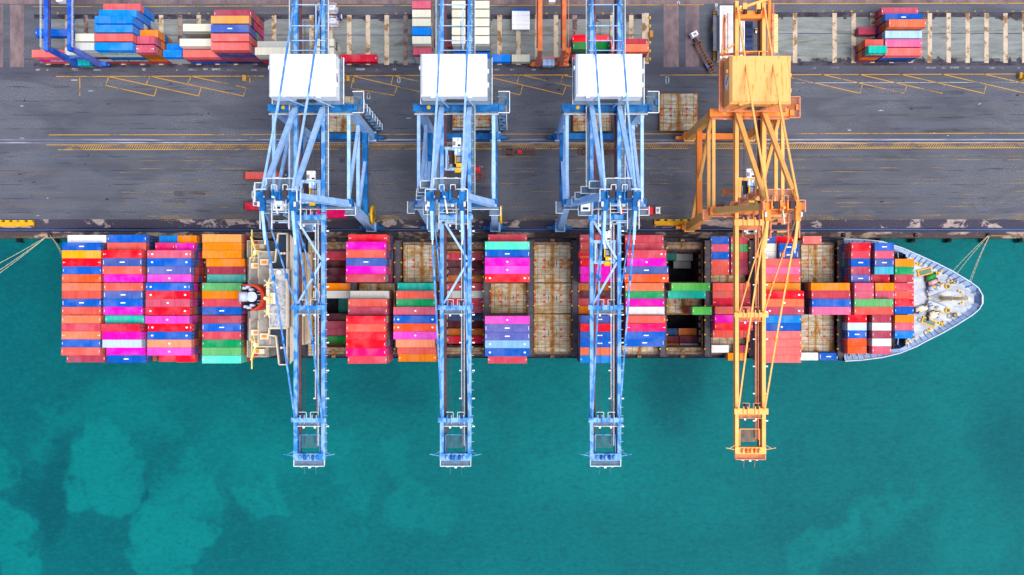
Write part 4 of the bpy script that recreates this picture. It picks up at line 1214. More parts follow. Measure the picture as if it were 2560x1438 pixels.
for sgn, pts in ((1, [(697,585),(720,585),(720,674),(678,674),(678,657),(690,655)]), (-1, [(675,821),(720,821),(719,911),(700,911),(692,840),(675,838)])):
    w = MB(); q = [P(x, y, 33.2) for x, y in pts]
    if sgn == 1: q = q[::-1]
    q2 = [(p.x, p.y) for p in q]
    if sum((q2[i][0]*q2[(i+1)%6][1]-q2[(i+1)%6][0]*q2[i][1]) for i in range(6)) < 0: q2 = q2[::-1]
    w.prism(q2, 32.6, 33.2, 0)
    for i in range(6):
        a, b2 = q2[i], q2[(i+1)%6]
        w.beam((a[0], a[1], 33.75), (b2[0], b2[1], 33.75), 0.35, 1.2, 1)
    cx_ = sum(p[0] for p in q2)/6; ce = P(706, 634 if sgn == 1 else 869, 33.2)
    w.tube((ce.x, ce.y, 33.2), (ce.x, ce.y, 34.5), 0.35, 1); w.tube((ce.x+.9, ce.y, 33.2), (ce.x+.9, ce.y, 34.5), 0.35, 1)
    w.beam((X1b-3, SYC+sgn*13, 29.5), (X1b-3, SYC+sgn*19, 32.6), 0.5, 0.5, 1)
    w.build('bridge_wing', [SLATE, BEIGE], ship, SO)
# aft decks, davits, rafts
ad = MB()
ad.box(-83.6, X0b, SYC-18.5, SYC+18.5, 6.5, 20.0, 0)
ad.box(-80.5, X0b, SYC-13.0, SYC+13.0, 20.0, 27.0, 0)
for sgn in (1, -1):
    for z, x0_, x1_, y0_, y1_ in ((20.0, -83.4, -77.2, 13.2, 18.3), (27.0, -80.3, -77.2, 6.0, 12.8)):
        ya_, yb_ = SYC+sgn*y0_, SYC+sgn*y1_
        ad.rail([(x0_, ya_, z), (x0_, yb_, z), (x1_, yb_, z)], 1, w=0.14)
    ad.cbox((-79.5, SYC+sgn*16.5, 20.9), (3.4, 1.5, 1.8), 1); ad.cbox((-79.9, SYC+sgn*16.5, 21.85), (1.0, 1.0, 0.2), 2)
    ad.cbox((-78.6, SYC+sgn*10.2, 27.9), (2.4, 1.7, 1.7), 1); ad.cbox((-78.2, SYC+sgn*10.2, 28.8), (1.3, 0.8, 0.25), 2); ad.cbox((-77.1, SYC+sgn*10.2, 28.6), (0.5, 1.5, 1.0), 3)
    ad.cbox((-81.0, SYC+sgn*17.6, 20.6), (1.4, 0.7, 0.9), 3)
    ad.tube((-80.6, SYC+sgn*11.6, 20.0), (-80.6, SYC+sgn*11.6, 23.5), 0.55, 1, 14)
ad.build('aft_decks', [MATS['aft_deck_paint'], BEIGE, paint('deck_orange', (240,150,40)), REDP], ship, SO)
for sgn in (1, -1):
    pc = MB(); c = P(641, 631 if sgn == 1 else 862, 27)
    pc.tube((c.x, c.y, 20), (c.x, c.y, 27), 1.0, 0, 12, 0.8); pc.tube((c.x, c.y, 27), (c.x, c.y, 27.9), 0.75, 1, 14)
    pc.beam((c.x, c.y, 27.5), (c.x+5.5, c.y-0.2, 27.3), 1.5, 1.1, 0, 0.5, 0.5)
    xl = c.x - 1.5
    pc.beam((xl, c.y-7.5, 26.6), (xl, c.y+7.0, 26.6), 0.35, 0.35, 0)
    pc.beam((c.x, c.y, 27.4), (xl, c.y+4.5, 26.6), 0.35, 0.35, 0); pc.beam((c.x, c.y, 27.4), (xl, c.y-4.5, 26.6), 0.35, 0.35, 0)
    pc.beam((c.x, c.y, 27.2), (c.x+2.5, c.y-sgn*4.2, 27.2), 0.5, 0.4, 0); pc.beam((c.x, c.y, 27.5), (c.x-1.6, c.y+sgn*4.8, 27.2), 0.55, 0.4, 0); pc.beam((c.x, c.y, 27.5), (c.x-1.9, c.y-sgn*2.0, 27.2), 0.55, 0.4, 0)
    pc.build('provision_crane', [YCR, WHITE], ship, SO)
fn = MB()
f0, f1 = P(605, 711, 38.5), P(662, 778, 38.5)
yc_ = (f0.y+f1.y)/2; hw = (f0.y-f1.y)/2
poly = [(f0.x, f1.y), (f0.x+2.6, f1.y)]
for k in range(1, 10):
    t = -math.pi/2 + math.pi*k/10
    poly.append((f0.x+2.6 + (f1.x-f0.x-2.6)*math.cos(t), yc_ + hw*math.sin(t)))
poly += [(f0.x+2.6, f0.y), (f0.x, f0.y)]
inner = [(f0.x+0.3 + (p[0]-f0.x)*0.80, yc_ + (p[1]-yc_)*0.86) for p in poly]
fn.prism(poly, 20.0, 37.4, 0)
n_ = len(poly)
for i in range(n_):
    j = (i+1) % n_
    fn.add([(*poly[i],37.4),(*poly[j],37.4),(*poly[j],38.6),(*poly[i],38.6)], [(0,1,2,3)], 0 if i > 0 and i < n_-1 else 1)
    fn.add([(*inner[i],37.42),(*inner[j],37.42),(*inner[j],38.6),(*inner[i],38.6)], [(3,2,1,0)], 0)
    fn.add([(*poly[i],38.6),(*poly[j],38.6),(*inner[j],38.6),(*inner[i],38.6)], [(0,1,2,3)], 0 if 0 < i < n_-1 else 1)
fn.prism(inner, 37.4, 37.7, 1)
fun = fn.build('funnel', [FUNO, NAVY], ship, SO)
pp = MB()
pp.tube((f0.x+2.2, yc_+0.3, 37.7), (f0.x+3.4, yc_+0.3, 40.2), 1.5, 0, 18); pp.tube((f0.x+1.9, yc_+0.3, 39.6), (f0.x-0.2, yc_+0.3, 40.6), 1.45, 0, 18)
for dx, dy in ((1.4, 2.8), (2.4, 3.1), (3.3, 2.4), (1.8, -2.6), (2.7, -2.9), (3.6, -2.2)):
    pp.tube((f0.x+dx, yc_+dy, 37.7), (f0.x+dx-0.5, yc_+dy, 40.0), 0.42, 0, 10)
for dy in (-1.8, -0.9, 0.9, 1.8): pp.beam((f0.x+4.4, yc_+dy, 38.4), (f0.x+5.9, yc_+dy, 38.5), 0.12, 0.12, 0)
pp.build('exhaust_pipes', [SILVER], fun, SO)
rm = MB(); c = P(668, 746, 44)
rm.tube((c.x, c.y, 36.5), (c.x, c.y, 46), 0.8, 0, 12, 0.5)
rm.beam((c.x, c.y-4.6, 43.2), (c.x, c.y+4.6, 43.2), 0.9, 0.7, 0); rm.cbox((c.x+0.3, c.y, 41.5), (2.6, 3.2, 0.3), 0)
for sgn in (1, -1):
    for k in range(5):
        t = k*math.pi/2.5
        rm.beam((c.x, c.y+sgn*4.4, 43.4), (c.x+1.5*math.cos(t), c.y+sgn*4.4+1.5*math.sin(t), 43.0), 0.3, 0.3, 0)
    rm.tube((c.x+0.4, c.y+sgn*2.2, 43.5), (c.x+0.4, c.y+sgn*2.2, 45), 0.35, 1)
rm.beam((c.x+1.6, c.y-1.5, 42.4), (c.x+1.6, c.y+1.5, 42.4), 0.4, 0.4, 1); rm.beam((c.x-1, c.y+6.5, 37), (c.x+1.6, c.y+3.0, 40), 0.5, 0.5, 1)
rm.build('radar_mast', [CREAM, WHITE], ship, SO)
sd = MB(); c = P(698, 681, 37.2); sd.tube((c.x, c.y, 36.5), (c.x, c.y, 38.0), 0.9, 0, 14, 0.6); sd.build('satellite_dome', WHITE, ship, SO)
for sgn in (1, -1):
    fd = MB()
    y0 = SYC + sgn*16.9
    fd.box(-67.0, -63.6, y0-2.0, y0+2.0, 7.6, 10.4, 0)
    for i in range(3):
        for j in range(4): fd.cbox((-66.3+1.0*i, y0-1.4+0.95*j, 10.5), (0.5, 0.5, 0.22), 1)
    fd.build('stores_deck', [paint('stores_grey', (150,150,152)), YELP, FUNO], ship, SO)
# ---------------------------------------------------------------- ship to shore cranes
PALE = patchy('crane_pale_blue', (150, 194, 246), (176, 212, 252), 0.35, 0.65, 0.4, k=0.86)
MIDB = patchy('crane_mid_blue', (70, 138, 212), (130, 180, 236), 0.42, 0.66, 0.28)
PATB = patchy('crane_patchy_blue', (140, 188, 238), (50, 134, 208), 0.40, 0.62, 0.45, stretch=(1, 0.6, 1), k=0.80)
DKB = patchy('crane_deep_blue', (12, 92, 158), (34, 124, 194), 0.40, 0.62, 0.30)
RAILB = paint('railing_cream', (236, 242, 244), rough=0.5, var=0.2)
GRATE = paint('walkway_grate', (110, 130, 150), rough=0.9, var=0.25)
ROPE = paint('rope_dark', (70, 60, 66), rough=0.7)
REDB = paint('trolley_rail_brown', (110, 66, 66), rough=0.7, var=0.3)
ORA = patchy('crane_orange', (255, 172, 90), (255, 182, 106), 0.35, 0.65, 0.4, k=1.0)
ORD_ = patchy('crane_deep_orange', (255, 136, 56), (255, 148, 70), 0.35, 0.65, 0.4, k=0.92)
ORR = patchy('crane_orange_roof', (255, 180, 108), (248, 150, 62), 0.55, 0.68, 1.0, stretch=(1.9, 0.22, 1), k=0.92)
ORL = paint('railing_salmon', (250, 160, 120), rough=0.5, var=0.2)
GRATEO = paint('walkway_rust', (214, 136, 96), rough=0.9, var=0.25)
MACH = paint('machinery_grey', (150, 152, 166), rough=0.5, var=0.4, scale=1.5)
CREAMW = paint('cable_white', (236, 232, 214), rough=0.6)
WS0, LS0 = 20.3, 50.8

def crane(name, Xc, label, S):
    """S: style dictionary. Local x runs along the quay from the crane's middle, y is measured from the photo's nadir, z up."""
    org = (Xc, WS0, 0)
    root = empty(name, org, label, 'gantry crane', 'quay cranes')
    O = (0, WS0, 0)
    T, B, P_, D, RL, GR = S['tube'], S['beam'], S['girder'], S['deep'], S['rail'], S['grate']
    lx_, zP, zG, zA = S['lx'], S['zP'], S['zG'], S['zA']
    gx, tx = S['gx'], S['tx']
    yt, yl, ylt = S['yt'], LS0, S['ylt']
    bl = lambda m, n, mats, par=root: m.build(n, mats, par, O)
    # legs
    for sx in (-1, 1):
        for y0, y1 in ((WS0, yt), (yl, ylt)):
            m = MB(); m.beam((sx*lx_, y0, 3.2), (sx*lx_*S.get('lean', 1.0), y1, zP), 2.3, 2.7, 0, 1.7, 2.2, up=(0,1,0))
            m.cbox((sx*lx_, y0, 3.6), (3.4, 3.2, 1.2))
            bl(m, 'leg', [T])
    # sill beams, bogies
    for y0 in (WS0, yl):
        m = MB()
        if y0 == yl: m.box(-lx_-2.2, lx_+2.2, y0-1.0, y0+1.0, 2.4, 4.6)
        else:
            for sx in (-1, 1): m.box(sx*lx_-2.4, sx*lx_+2.4, y0-0.9, y0+0.9, 2.4, 3.9)
        bl(m, 'sill_beam', [D])
        for sx in (-1, 1):
            m = MB()
            m.box(sx*lx_-4.2, sx*lx_+4.2, y0-0.45, y0+0.45, 1.2, 2.4, 0)
            for k in range(4):
                xx = sx*lx_ - 3.3 + 2.2*k
                m.tube((xx, y0-0.3, 0.55), (xx, y0+0.3, 0.55), 0.5, 1, 12); m.box(xx-0.8, xx+0.8, y0-0.5, y0+0.5, 0.7, 1.25, 0)
            m.cbox((sx*(lx_+4.5), y0, 1.1), (0.7, 0.6, 0.6), 2)
            bl(m, 'bogie', [D, ROPE, LASH])
    # portal beams across, and a second one lower down on the land side
    lt = lx_*S.get('lean', 1.0)
    m = MB(); m.box(-lt-1.2, lt+1.2, yt-1.0, yt+1.0, zP-2.6, zP+0.05); bl(m, 'portal_beam', [B])
    m = MB(); m.box(-lt-1.4, lt+1.4, ylt-1.1, ylt+1.1, zP-2.4, zP+0.4); bl(m, 'portal_beam', [B])
    # side frames: top tie, lower tie, two diagonals
    for sx in (-1, 1):
        zt = S['zT']
        yw = WS0 + (yt-WS0)*(zt-3)/(zP-3)
        for (a, b2, r, n_) in (((sx*lt, yt+1.2, zP-1.0), (sx*lt, ylt-1.2, zP-1.0), 0.46, 'tie_beam'),
                           ((sx*lx_, yw+0.8, zt), (sx*lx_, yl-0.8, zt), 0.5, 'tie_beam')):
            m = MB(); m.beam(a, b2, r*2, r*2); bl(m, n_, [T])
        m = MB(); m.box(sx*lx_-0.85, sx*lx_+0.85, WS0+1.0, yl-1.0, S['zS']-1.0, S['zS']+0.6); bl(m, 'lower_beam', [D])
        for d in S['diag']:
            ya, za, yb_, zb_ = d
            m = MB(); m.beam((sx*lx_*(0.995), ya, za), (sx*lx_*(0.995), yb_, zb_), 0.95); bl(m, 'diagonal_brace', [T])
    # main girders over the land, boom over the water, hinge at the portal
    ye, yh, ytip = S['yend'], yt-3.0, S['ytip']
    for sx in (-1, 1):
        for n_, y0, y1 in (('girder', yh+0.15, ye), ('boom_girder', ytip, yh-0.15)):
            m = MB()
            m.box(sx*gx-0.52, sx*gx+0.52, y0, y1, zG-2.2, zG, 0)
            m.box(sx*gx-sx*0.95-0.3, sx*gx-sx*0.95+0.3, y0+0.1, y1-0.1, zG-2.3, zG-1.7, 2)
            if n_ == 'girder' and sx > 0 or S['blue'] and sx > 0:
                k = int((y1-y0)/2.4)
                for i in range(k):
                    yy = y0 + (y1-y0)*(i+0.5)/k
                    m.box(gx+0.52, gx+1.15, yy-0.04, yy+0.04, zG-0.5, zG-0.42, 1)
            bl(m, n_, [P_, RL, S['trail']])
    # side walkways with handrails
    for sx in (-1, 1):
        m = MB(); mi = MB()
        xo = sx*(gx+1.15)
        if S['blue']:
            m.box(xo-0.45, xo+0.45, S['ywalk'], ye-0.5, zG-0.62, zG-0.54, 1)
            m.rail([(xo+sx*0.45, S['ywalk'], zG-0.54), (xo+sx*0.45, ye-0.5, zG-0.54)], 0, w=0.12)
        if sx == 1:
            xi = gx - 1.9
            mi.box(xi-0.35, xi+0.35, ytip+2.5, yh-2.0, zG-1.5, zG-1.42, 1)
            mi.rail([(xi-0.4, ytip+16, zG-1.42), (xi-0.4, yh-3, zG-1.42)], 0, w=0.11)
            mi.rail([(xi+0.4, ytip+2.5, zG-1.42), (xi+0.4, yh-2, zG-1.42)], 0, w=0.11)
        for k in range(8):
            yy = ytip + 8 + k*8
            if yy < yh-4: mi.cbox((gx-2.6 if sx > 0 else gx+1.1, yy, zG-1.0), (0.7, 0.35, 0.3), 2)
        if m.v: bl(m, 'walkway', [RL, GR, WHITE])
        bl(mi, 'boom_walkway' if sx > 0 else 'floodlights', [RL, GR, WHITE])
    # cross beams of the boom
    for yy, w in S['cross']:
        m = MB(); m.box(-gx-1.0, gx+1.0, yy-w/2, yy+w/2, zG+0.02, zG+0.95, 0)
        m.box(-gx+0.7, gx-0.7, yy-w/2-1.2, yy-w/2, zG-0.6, zG-0.5, 2)
        m.rail([(-gx+0.7, yy-w/2-1.2, zG-0.5), (gx-0.7, yy-w/2-1.2, zG-0.5)], 1, w=0.11)
        for sx in (-1, 1):
            m.cbox((sx*1.7, yy+w/2+0.5, zG+0.5), (0.5, 1.4, 1.2), 3); m.cbox((sx*2.3, yy+0.3, zG+1.0), (0.25, 2.4, 0.5), 0); m.cbox((sx*1.1, yy+0.3, zG+1.0), (0.25, 2.4, 0.5), 0)
            m.rail([(sx*0.6, yy+w/2, zG), (sx*0.6, yy+w/2+1.6, zG), (sx*2.6, yy+w/2+1.6, zG)], 1, w=0.1)
            m.cbox((sx*1.6, yy-w/2-1.6, zG-0.2), (0.5, 0.5, 0.5), 4)
        bl(m, 'cross_beam', [P_ if S['blue'] else T, RL, GR, ROPE, WHITE])
    for a, b2 in S['kbr']:
        m = MB(); m.beam((a[0], a[1], zG-0.6), (b2[0], b2[1], zG-0.6), 0.6); bl(m, 'boom_brace', [T])
    # boom tip
    m = MB()
    m.box(-gx-0.6, gx+0.6, ytip-1.6, ytip+0.4, zG-1.6, zG+0.2, 0)
    m.box(-gx-0.4, gx+0.4, ytip-3.2, ytip-1.6, zG-1.0, zG-0.9, 2)
    m.rail([(-gx-0.4, ytip-1.4, zG-0.9), (-gx-0.4, ytip-3.2, zG-0.9), (gx+0.4, ytip-3.2, zG-0.9), (gx+0.4, ytip-1.4, zG-0.9)], 1, w=0.15)
    for k in range(5):
        xx = -2.4 + 1.2*k
        m.tube((xx-0.3, ytip-0.6, zG+0.6), (xx+0.3, ytip-0.6, zG+0.6), 0.7, 4 if k % 2 else 0, 10)
    m.cbox((0, ytip-3.6, zG-0.6), (0.6, 0.5, 0.6), 5); m.cbox((-2.2, ytip-3.4, zG-0.5), (0.7, 0.3, 0.4), 5); m.cbox((2.0, ytip-3.4, zG-0.5), (0.7, 0.3, 0.4), 5)
    for sx in (-1, 1):
        m.beam((sx*(gx+0.4), ytip-0.4, zG-0.2), (sx*(gx+3.4), ytip+0.3, zG+0.4), 0.16, 0.16, 0)
        m.beam((sx*(gx+0.4), ytip+1.0, zG-0.2), (sx*(gx+2.2), ytip+0.1, zG+0.2), 0.13, 0.13, 0)
        m.beam((sx*1.6, ytip-3.2, zG-0.9), (sx*1.6, ytip-5.8, zG-1.4), 0.08, 0.08, 2)
    for k in range(19): m.box(-2.9, 2.9, ytip+1.7+k*0.21, ytip+1.76+k*0.21, zG-1.9, zG-1.82, 2)
    for k in range(5): m.box(-2.9+k*1.44, -2.82+k*1.44, ytip+1.6, ytip+5.6, zG-1.9, zG-1.83, 2)
    m.rail([(-2.9, ytip+0.6, zG-1.82), (-2.9, ytip+5.6, zG-1.82), (2.9, ytip+5.6, zG-1.82), (2.9, ytip+0.6, zG-1.82)], 0, w=0.16)
    bl(m, 'boom_tip', [P_ if S['blue'] else T, RL, GR, ROPE, D, WHITE])
    # hoist ropes under the boom
    m = MB()
    for xx in (-1.7, 1.3):
        m.beam((xx, ytip+3, zG-1.2), (xx, ye-8, zG-1.2), 0.10, 0.10, 0); m.beam((xx+0.4, ytip+3, zG-1.2), (xx+0.4, ye-8, zG-1.2), 0.08, 0.08, 0)
    bl(m, 'hoist_ropes', [ROPE])
    # apex frame
    ya_ = S['yA']
    for sx in (-1, 1):
        m = MB(); m.beam((sx*(lt-0.4), yt-0.3, zP+0.2), (sx*tx, ya_, zA-0.6), 1.8, 1.6, 0, 1.5, 1.4); bl(m, 'apex_leg', [T])
        m = MB(); m.beam((sx*(tx+0.1), ya_+0.6, zA-0.8), (sx*gx, ylt-0.8, zG+0.3), 1.05, 1.0, 0, 1.4, 1.2); bl(m, 'backstay', [T])
        k0, k1 = Vector((sx*tx, ya_+1.0, zA+0.2)), Vector((sx*gx, ye-2.0, zG+0.4))
        kk = Vector((sx*S['kx'], ylt-0.9, S['zK']))
        m = MB(); m.beam(k0, kk, 0.54, 0.45); m.beam(kk, k1, 0.46, 0.4, 1); m.beam(kk+Vector((0,0,0.1)), (kk.x+S['strut'], ylt, zP+0.5), 0.3, 0.3)
        m.cbox((kk.x, kk.y, kk.z), (0.5, 1.6, 0.7)); bl(m, 'rear_stay', [T, S['staym']])
    m = MB()
    m.box(-tx-1.4, tx+1.4, ya_-0.9, ya_+0.9, zA-1.3, zA+0.3, 0)
    for sx in (-1, 1):
        m.cbox((sx*tx, ya_-1.5, zA-0.4), (1.4, 4.6, 1.5), 0)
        m.cbox((sx*2.2, ya_+0.2, zA+0.6), (1.3, 1.9, 1.1), 3); m.cbox((sx*0.9, ya_+0.1, zA+0.6), (0.35, 2.6, 1.3), 0); m.cbox((sx*3.2, ya_+0.1, zA+0.6), (0.3, 2.2, 1.3), 0)
        m.beam((sx*tx, ya_-3.4, zA), (sx*tx, ya_-10.8, zA-2.2), 0.7, 0.16, 4); m.cbox((sx*tx, ya_-11.2, zA-2.4), (0.3, 1.6, 0.3), 5)
        [m.box(sx*(tx-1.0)-0.65, sx*(tx-1.0)+0.65, ya_-8.2+k*0.25, ya_-8.08+k*0.25, zA-3.65, zA-3.55, 2) for k in range(26)]
        m.rail([(sx*(tx-1.6), ya_-8, zA-3.5), (sx*(tx-1.6), ya_-1.5, zA-3.5)], 1, w=0.17); m.rail([(sx*(tx+1.3), ya_-8, zA-3.5), (sx*(tx+1.3), ya_-1.5, zA-3.5), (sx*(tx+1.3), ya_+1.0, zA-3.5)], 1, w=0.17)
    m.tube((-0.4, ya_-1.0, zA+1.0), (0.2, ya_-4.6, zA+0.6), 0.22, 5)
    m.tube((-0.4, ya_-0.6, zA+0.3), (-0.4, ya_-0.6, zA+2.6), 0.3, 4)
    # platform behind the sheaves, an open grating with two openings
    for k in range(9):
        y_ = ya_ + 3.0 + k*0.17
        m.box(-tx+0.4, tx-0.4, y_, y_+0.09, zA-3.0, zA-2.92, 2)
    for sx in (-1, 0, 1):
        xc_ = sx*(tx-1.1); hw_ = 0.7 if sx else 0.75
        for k in range(12): m.box(xc_-hw_, xc_+hw_, ya_+0.9+k*0.17, ya_+0.99+k*0.17, zA-3.0, zA-2.92, 2)
    m.rail([(-tx-1.2, ya_+1.6, zA-2.9), (-tx+0.4, ya_+2.8, zA-2.9), (-tx+0.4, ya_+4.5, zA-2.9), (tx-0.4, ya_+4.5, zA-2.9), (tx-0.4, ya_+2.8, zA-2.9), (tx+1.2, ya_+1.6, zA-2.9)], 1, w=0.16)
    for sx in (-1, 1): m.rail([(sx*0.8, ya_+1.2, zA-2.9), (sx*0.8, ya_+2.9, zA-2.9), (sx*2.0, ya_+2.9, zA-2.9), (sx*2.0, ya_+1.2, zA-2.9)], 1, w=0.18)
    for k in range(3):
        yy = ya_ - 2.2 - 2.1*k
        m.beam((-tx+1.6, yy, zA-3.2), (tx-1.6, yy, zA-3.2), 0.28, 0.22, 4 if k != 1 else 0); m.cbox((1.2-1.1*k, yy, zA-2.8), (0.7, 0.6, 0.6), 5 if k == 0 else 3)
        m.rail([(-tx+1.6, yy+0.3, zA-3.1), (tx-1.6, yy+0.3, zA-3.1)], 1, w=0.1)
    for sx in (-1, 1):
        m.rail([(sx*(tx+1.4), ya_-1.6, zA+0.3), (sx*(tx+1.4), ya_+1.4, zA+0.3), (sx*(tx-1.2), ya_+1.4, zA+0.3)], 1, w=0.17)
        m.cbox((sx*(tx+0.7), ya_-2.2, zA+0.5), (0.5, 1.2, 0.5), 5); m.cbox((sx*(tx-0.9), ya_-0.4, zA+0.7), (0.5, 0.5, 0.8), 4)
    m.cbox((-0.6, ya_+4.6, zA-2.2), (0.9, 0.3, 0.6), 5); m.cbox((2.2, ya_+4.6, zA-2.2), (0.7, 0.3, 0.4), 5)
    bl(m, 'apex_frame', [B, RL, GR, ROPE, T, CREAMW])
    # forestays: an inner and an outer pair of eye bars, each jointed twice
    for sx in (-1, 1):
        for yy, xx, zz, kk in ((S['cross'][1][0], gx-0.35, zG+0.9, (0.35, 0.66)), (S['cross'][2][0], gx-0.1, zG+0.9, (0.3, 0.6))):
            inner = yy == S['cross'][1][0]
            a = Vector((sx*(tx-0.3 if inner else tx+0.3), ya_-3.2, zA-0.6)); b2 = Vector((sx*xx, yy+0.4, zz))
            m = MB()
            prev = a
            for t in list(kk) + [1.0]:
                q = a.lerp(b2, t) - Vector((0, 0, 0.8*math.sin(math.pi*t)))
                m.beam(prev, q, 0.3 if inner else 0.42, 0.34, 0)
                if t < 1: m.cbox(q, (0.75, 1.4, 0.7), 1)
                prev = q
            bl(m, 'forestay', [S['staym'], D])
    # machinery house
    h0, h1, hy0, hy1, hz0, hz1 = S['house']
    m = MB()
    m.prism([(h0, hy0), (h1, hy0), (h1, hy1), (h0, hy1)], hz0, hz1-0.9, 0)
    c = 0.7
    m.prism([(h0, hy0), (h1, hy0), (h1, hy1), (h0, hy1)], hz1-0.9, hz1, 0, None, [(h0+c, hy0+c), (h1-c, hy0+c), (h1-c, hy1-c*0.4), (h0+c, hy1-c*0.4)])
    for i in range(1, 9 if S['blue'] else 1):
        xx = h0 + (h1-h0)*i/9
        m.box(xx-0.03, xx+0.03, hy0+c+0.2, hy1-c*0.4-0.2, hz1, hz1+0.05, 0)
    if not S['blue']:
        for fx_, fy in ((0.62, 0.72), (0.30, 0.26), (0.72, 0.26)): m.cbox((h0+(h1-h0)*fx_, hy0+(hy1-hy0)*fy, hz1+0.08), (2.0, 2.2, 0.16), 0); m.cbox((h0+(h1-h0)*fx_, hy0+(hy1-hy0)*fy, hz1+0.2), (1.5, 0.1, 0.1), 0)
    house = bl(m, 'machinery_house', [S['roofm']])
    for f in (0.18, 0.74):
        m = MB(); m.box(h0+(h1-h0)*f-0.5, h0+(h1-h0)*f+0.5, hy0-0.5, hy0+0.2, hz1-2.2, hz1-0.3); m.build('wall_vent', [S['ventm']], house, O)
    m = MB(); m.box(h0+(h1-h0)*.37, h0+(h1-h0)*.66, hy0-0.7, hy0-0.05, hz0+1.0, hz0+2.2); m.build('window', [GLASS], house, O)
    for xv, f in ((h1+0.25, 0.3), (h1+0.25, 0.62), (h0-0.25, 0.7)):
        m = MB(); m.cbox((xv, hy0+(hy1-hy0)*f, hz1-2.4), (0.5, 1.0, 1.4)); m.build('wall_vent', [S['ventm']], house, O)
    m = MB()
    if S['blue']:
        for k in (0, 1):
            y0 = hy0 + 3.6 + k*0.75
            m.add([(h1+0.03, y0, hz0+2.2), (h1+0.03, y0+0.6, hz0+2.2), (h1+0.03, y0+2.6, hz1-2.4), (h1+0.03, y0+2.0, hz1-2.4)], [(0,1,2,3)], 0)
    else:
        yc_ = (hy0+hy1)/2
        ring = [(h0-0.03, yc_+2.4*math.cos(t*math.pi/8), (hz0+hz1)/2-0.2+1.9*math.sin(t*math.pi/8)) for t in range(16)]
        m.add(ring, [tuple(range(16))], 1)
        for k in (0, 1):
            m.add([(h0-0.06, yc_-0.8+k*0.9, hz0+2.0+k*1.0), (h0-0.06, yc_+0.2+k*.9, hz0+2.0+k*1.0), (h0-0.06, yc_+0.6+k*.9, hz0+2.9+k*1.0), (h0-0.06, yc_-0.4+k*.9, hz0+2.9+k*1.0)], [(3,2,1,0)], 0)
    m.build('logo', [paint('logo_blue', (20, 84, 160)), WHITE], house, O)
    m = MB()
    pw = S['plat']
    m.box(h0-pw[0], h0, hy0-1.0, hy1+0.3, hz0-0.3, hz0-0.2, 1); m.box(h1, h1+pw[1], hy0-1.0, hy1+0.3, hz0-0.3, hz0-0.2, 1)
    m.box(h0, h1, hy0-1.0, hy0, hz0-0.3, hz0-0.2, 1); m.box(h0+1, h1-1, hy0, hy1, hz0-1.2, hz0-0.1, 2)
    m.rail([(h0-pw[0], hy0-1.0, hz0-0.2), (h0-pw[0], hy1+0.3, hz0-0.2)], 0, w=0.16); m.rail([(h1+pw[1], hy0-1.0, hz0-0.2), (h1+pw[1], hy1+0.3, hz0-0.2)], 0, w=0.16)
    bl(m, 'house_platform', [RL, GR, D])
    # portal walkways
    for y0, s in ((yt, -1), (ylt, -1)):
        m = MB()
        m.box(-lt-1.0, lt+1.4, y0+s*1.1-0.9, y0+s*1.1+0.0, zP-0.35, zP-0.25, 1)
        m.rail([(-lt-1.0, y0+s*1.1-0.9, zP-0.25), (lt+1.4, y0+s*1.1-0.9, zP-0.25)], 0, w=0.15)
        for f in (-.7, -.3, .35): m.cbox((lt*f, y0+s*1.1-0.9, zP+0.4), (0.9, 0.25, 0.5), 2)
        bl(m, 'portal_walkway', [RL, GR, WHITE])
    m = MB()
    for k in range(24): m.box(lt+1.4, lt+4.6, ylt-1.6+k*0.255, ylt-1.46+k*0.255, zP-0.35, zP-0.25, 1)
    m.rail([(lt+1.4, ylt+4.5, zP-0.25), (lt+4.6, ylt+4.5, zP-0.25), (lt+4.6, ylt-1.6, zP-0.25), (lt+1.4, ylt-1.6, zP-0.25)], 0, w=0.18)
    m.cbox((lt+2.2, ylt-0.2, zP+0.3), (1.2, 1.6, 1.1), 3); m.cbox((lt+3.9, ylt+1.5, zP+0.1), (0.6, 1.6, 0.8), 3)
    bl(m, 'stair_landing', [RL, GR, WHITE, D])
    for k_ in (0, 1):
        m = MB()
        if k_ == 0: m.box(-lt-3.2, -lt-1.2, yt-3.0, yt+0.4, zP-1.6, zP-1.5, 1); m.rail([(-lt-1.2, yt-3.0, zP-1.5), (-lt-3.2, yt-3.0, zP-1.5), (-lt-3.2, yt+0.4, zP-1.5)], 0, w=0.16)
        else: m.box(lt-1.2, lt+2.0, yt-3.6, yt-2.0, zP-1.6, zP-1.5, 1); m.rail([(lt-1.2, yt-3.6, zP-1.5), (lt+2.0, yt-3.6, zP-1.5), (lt+2.0, yt-1.0, zP-1.5)], 0, w=0.16)
        bl(m, 'corner_platform', [RL, GR])
    m = MB()
    m.prism([(-lt*0.72+0.55*math.cos(t*math.pi/6), ylt+0.55*math.sin(t*math.pi/6)) for t in range(12)], zP+0.4, zP+0.46, 4)
    bl(m, 'number_disc', [RL, GR, WHITE, D, YELP if S['blue'] else T])
    # stair tower down the landside leg
    m = MB()
    zs_ = zP - 2.0; k = 0
    while zs_ > 4:
        y0 = ylt + 1.2 - 0.0*k
        m.box(lx_+1.5, lx_+3.9, y0, y0+2.2, zs_-0.1, zs_, 1)
        m.rail([(lx_+1.5, y0+2.2, zs_), (lx_+3.9, y0+2.2, zs_), (lx_+3.9, y0, zs_)], 0, w=0.15)
        m.beam((lx_+1.9 if k % 2 else lx_+3.5, y0+0.6, zs_), (lx_+3.5 if k % 2 else lx_+1.9, y0+0.6, zs_-4.6), 0.9, 0.2, 2)
        zs_ -= 4.6; k += 1
    for xx in (lx_+1.5, lx_+3.9):
        m.beam((xx, ylt+3.4, 4), (xx, ylt+3.4, zP-1), 0.2, 0.2, 2)
    bl(m, 'stair_tower', [RL, GR, D])
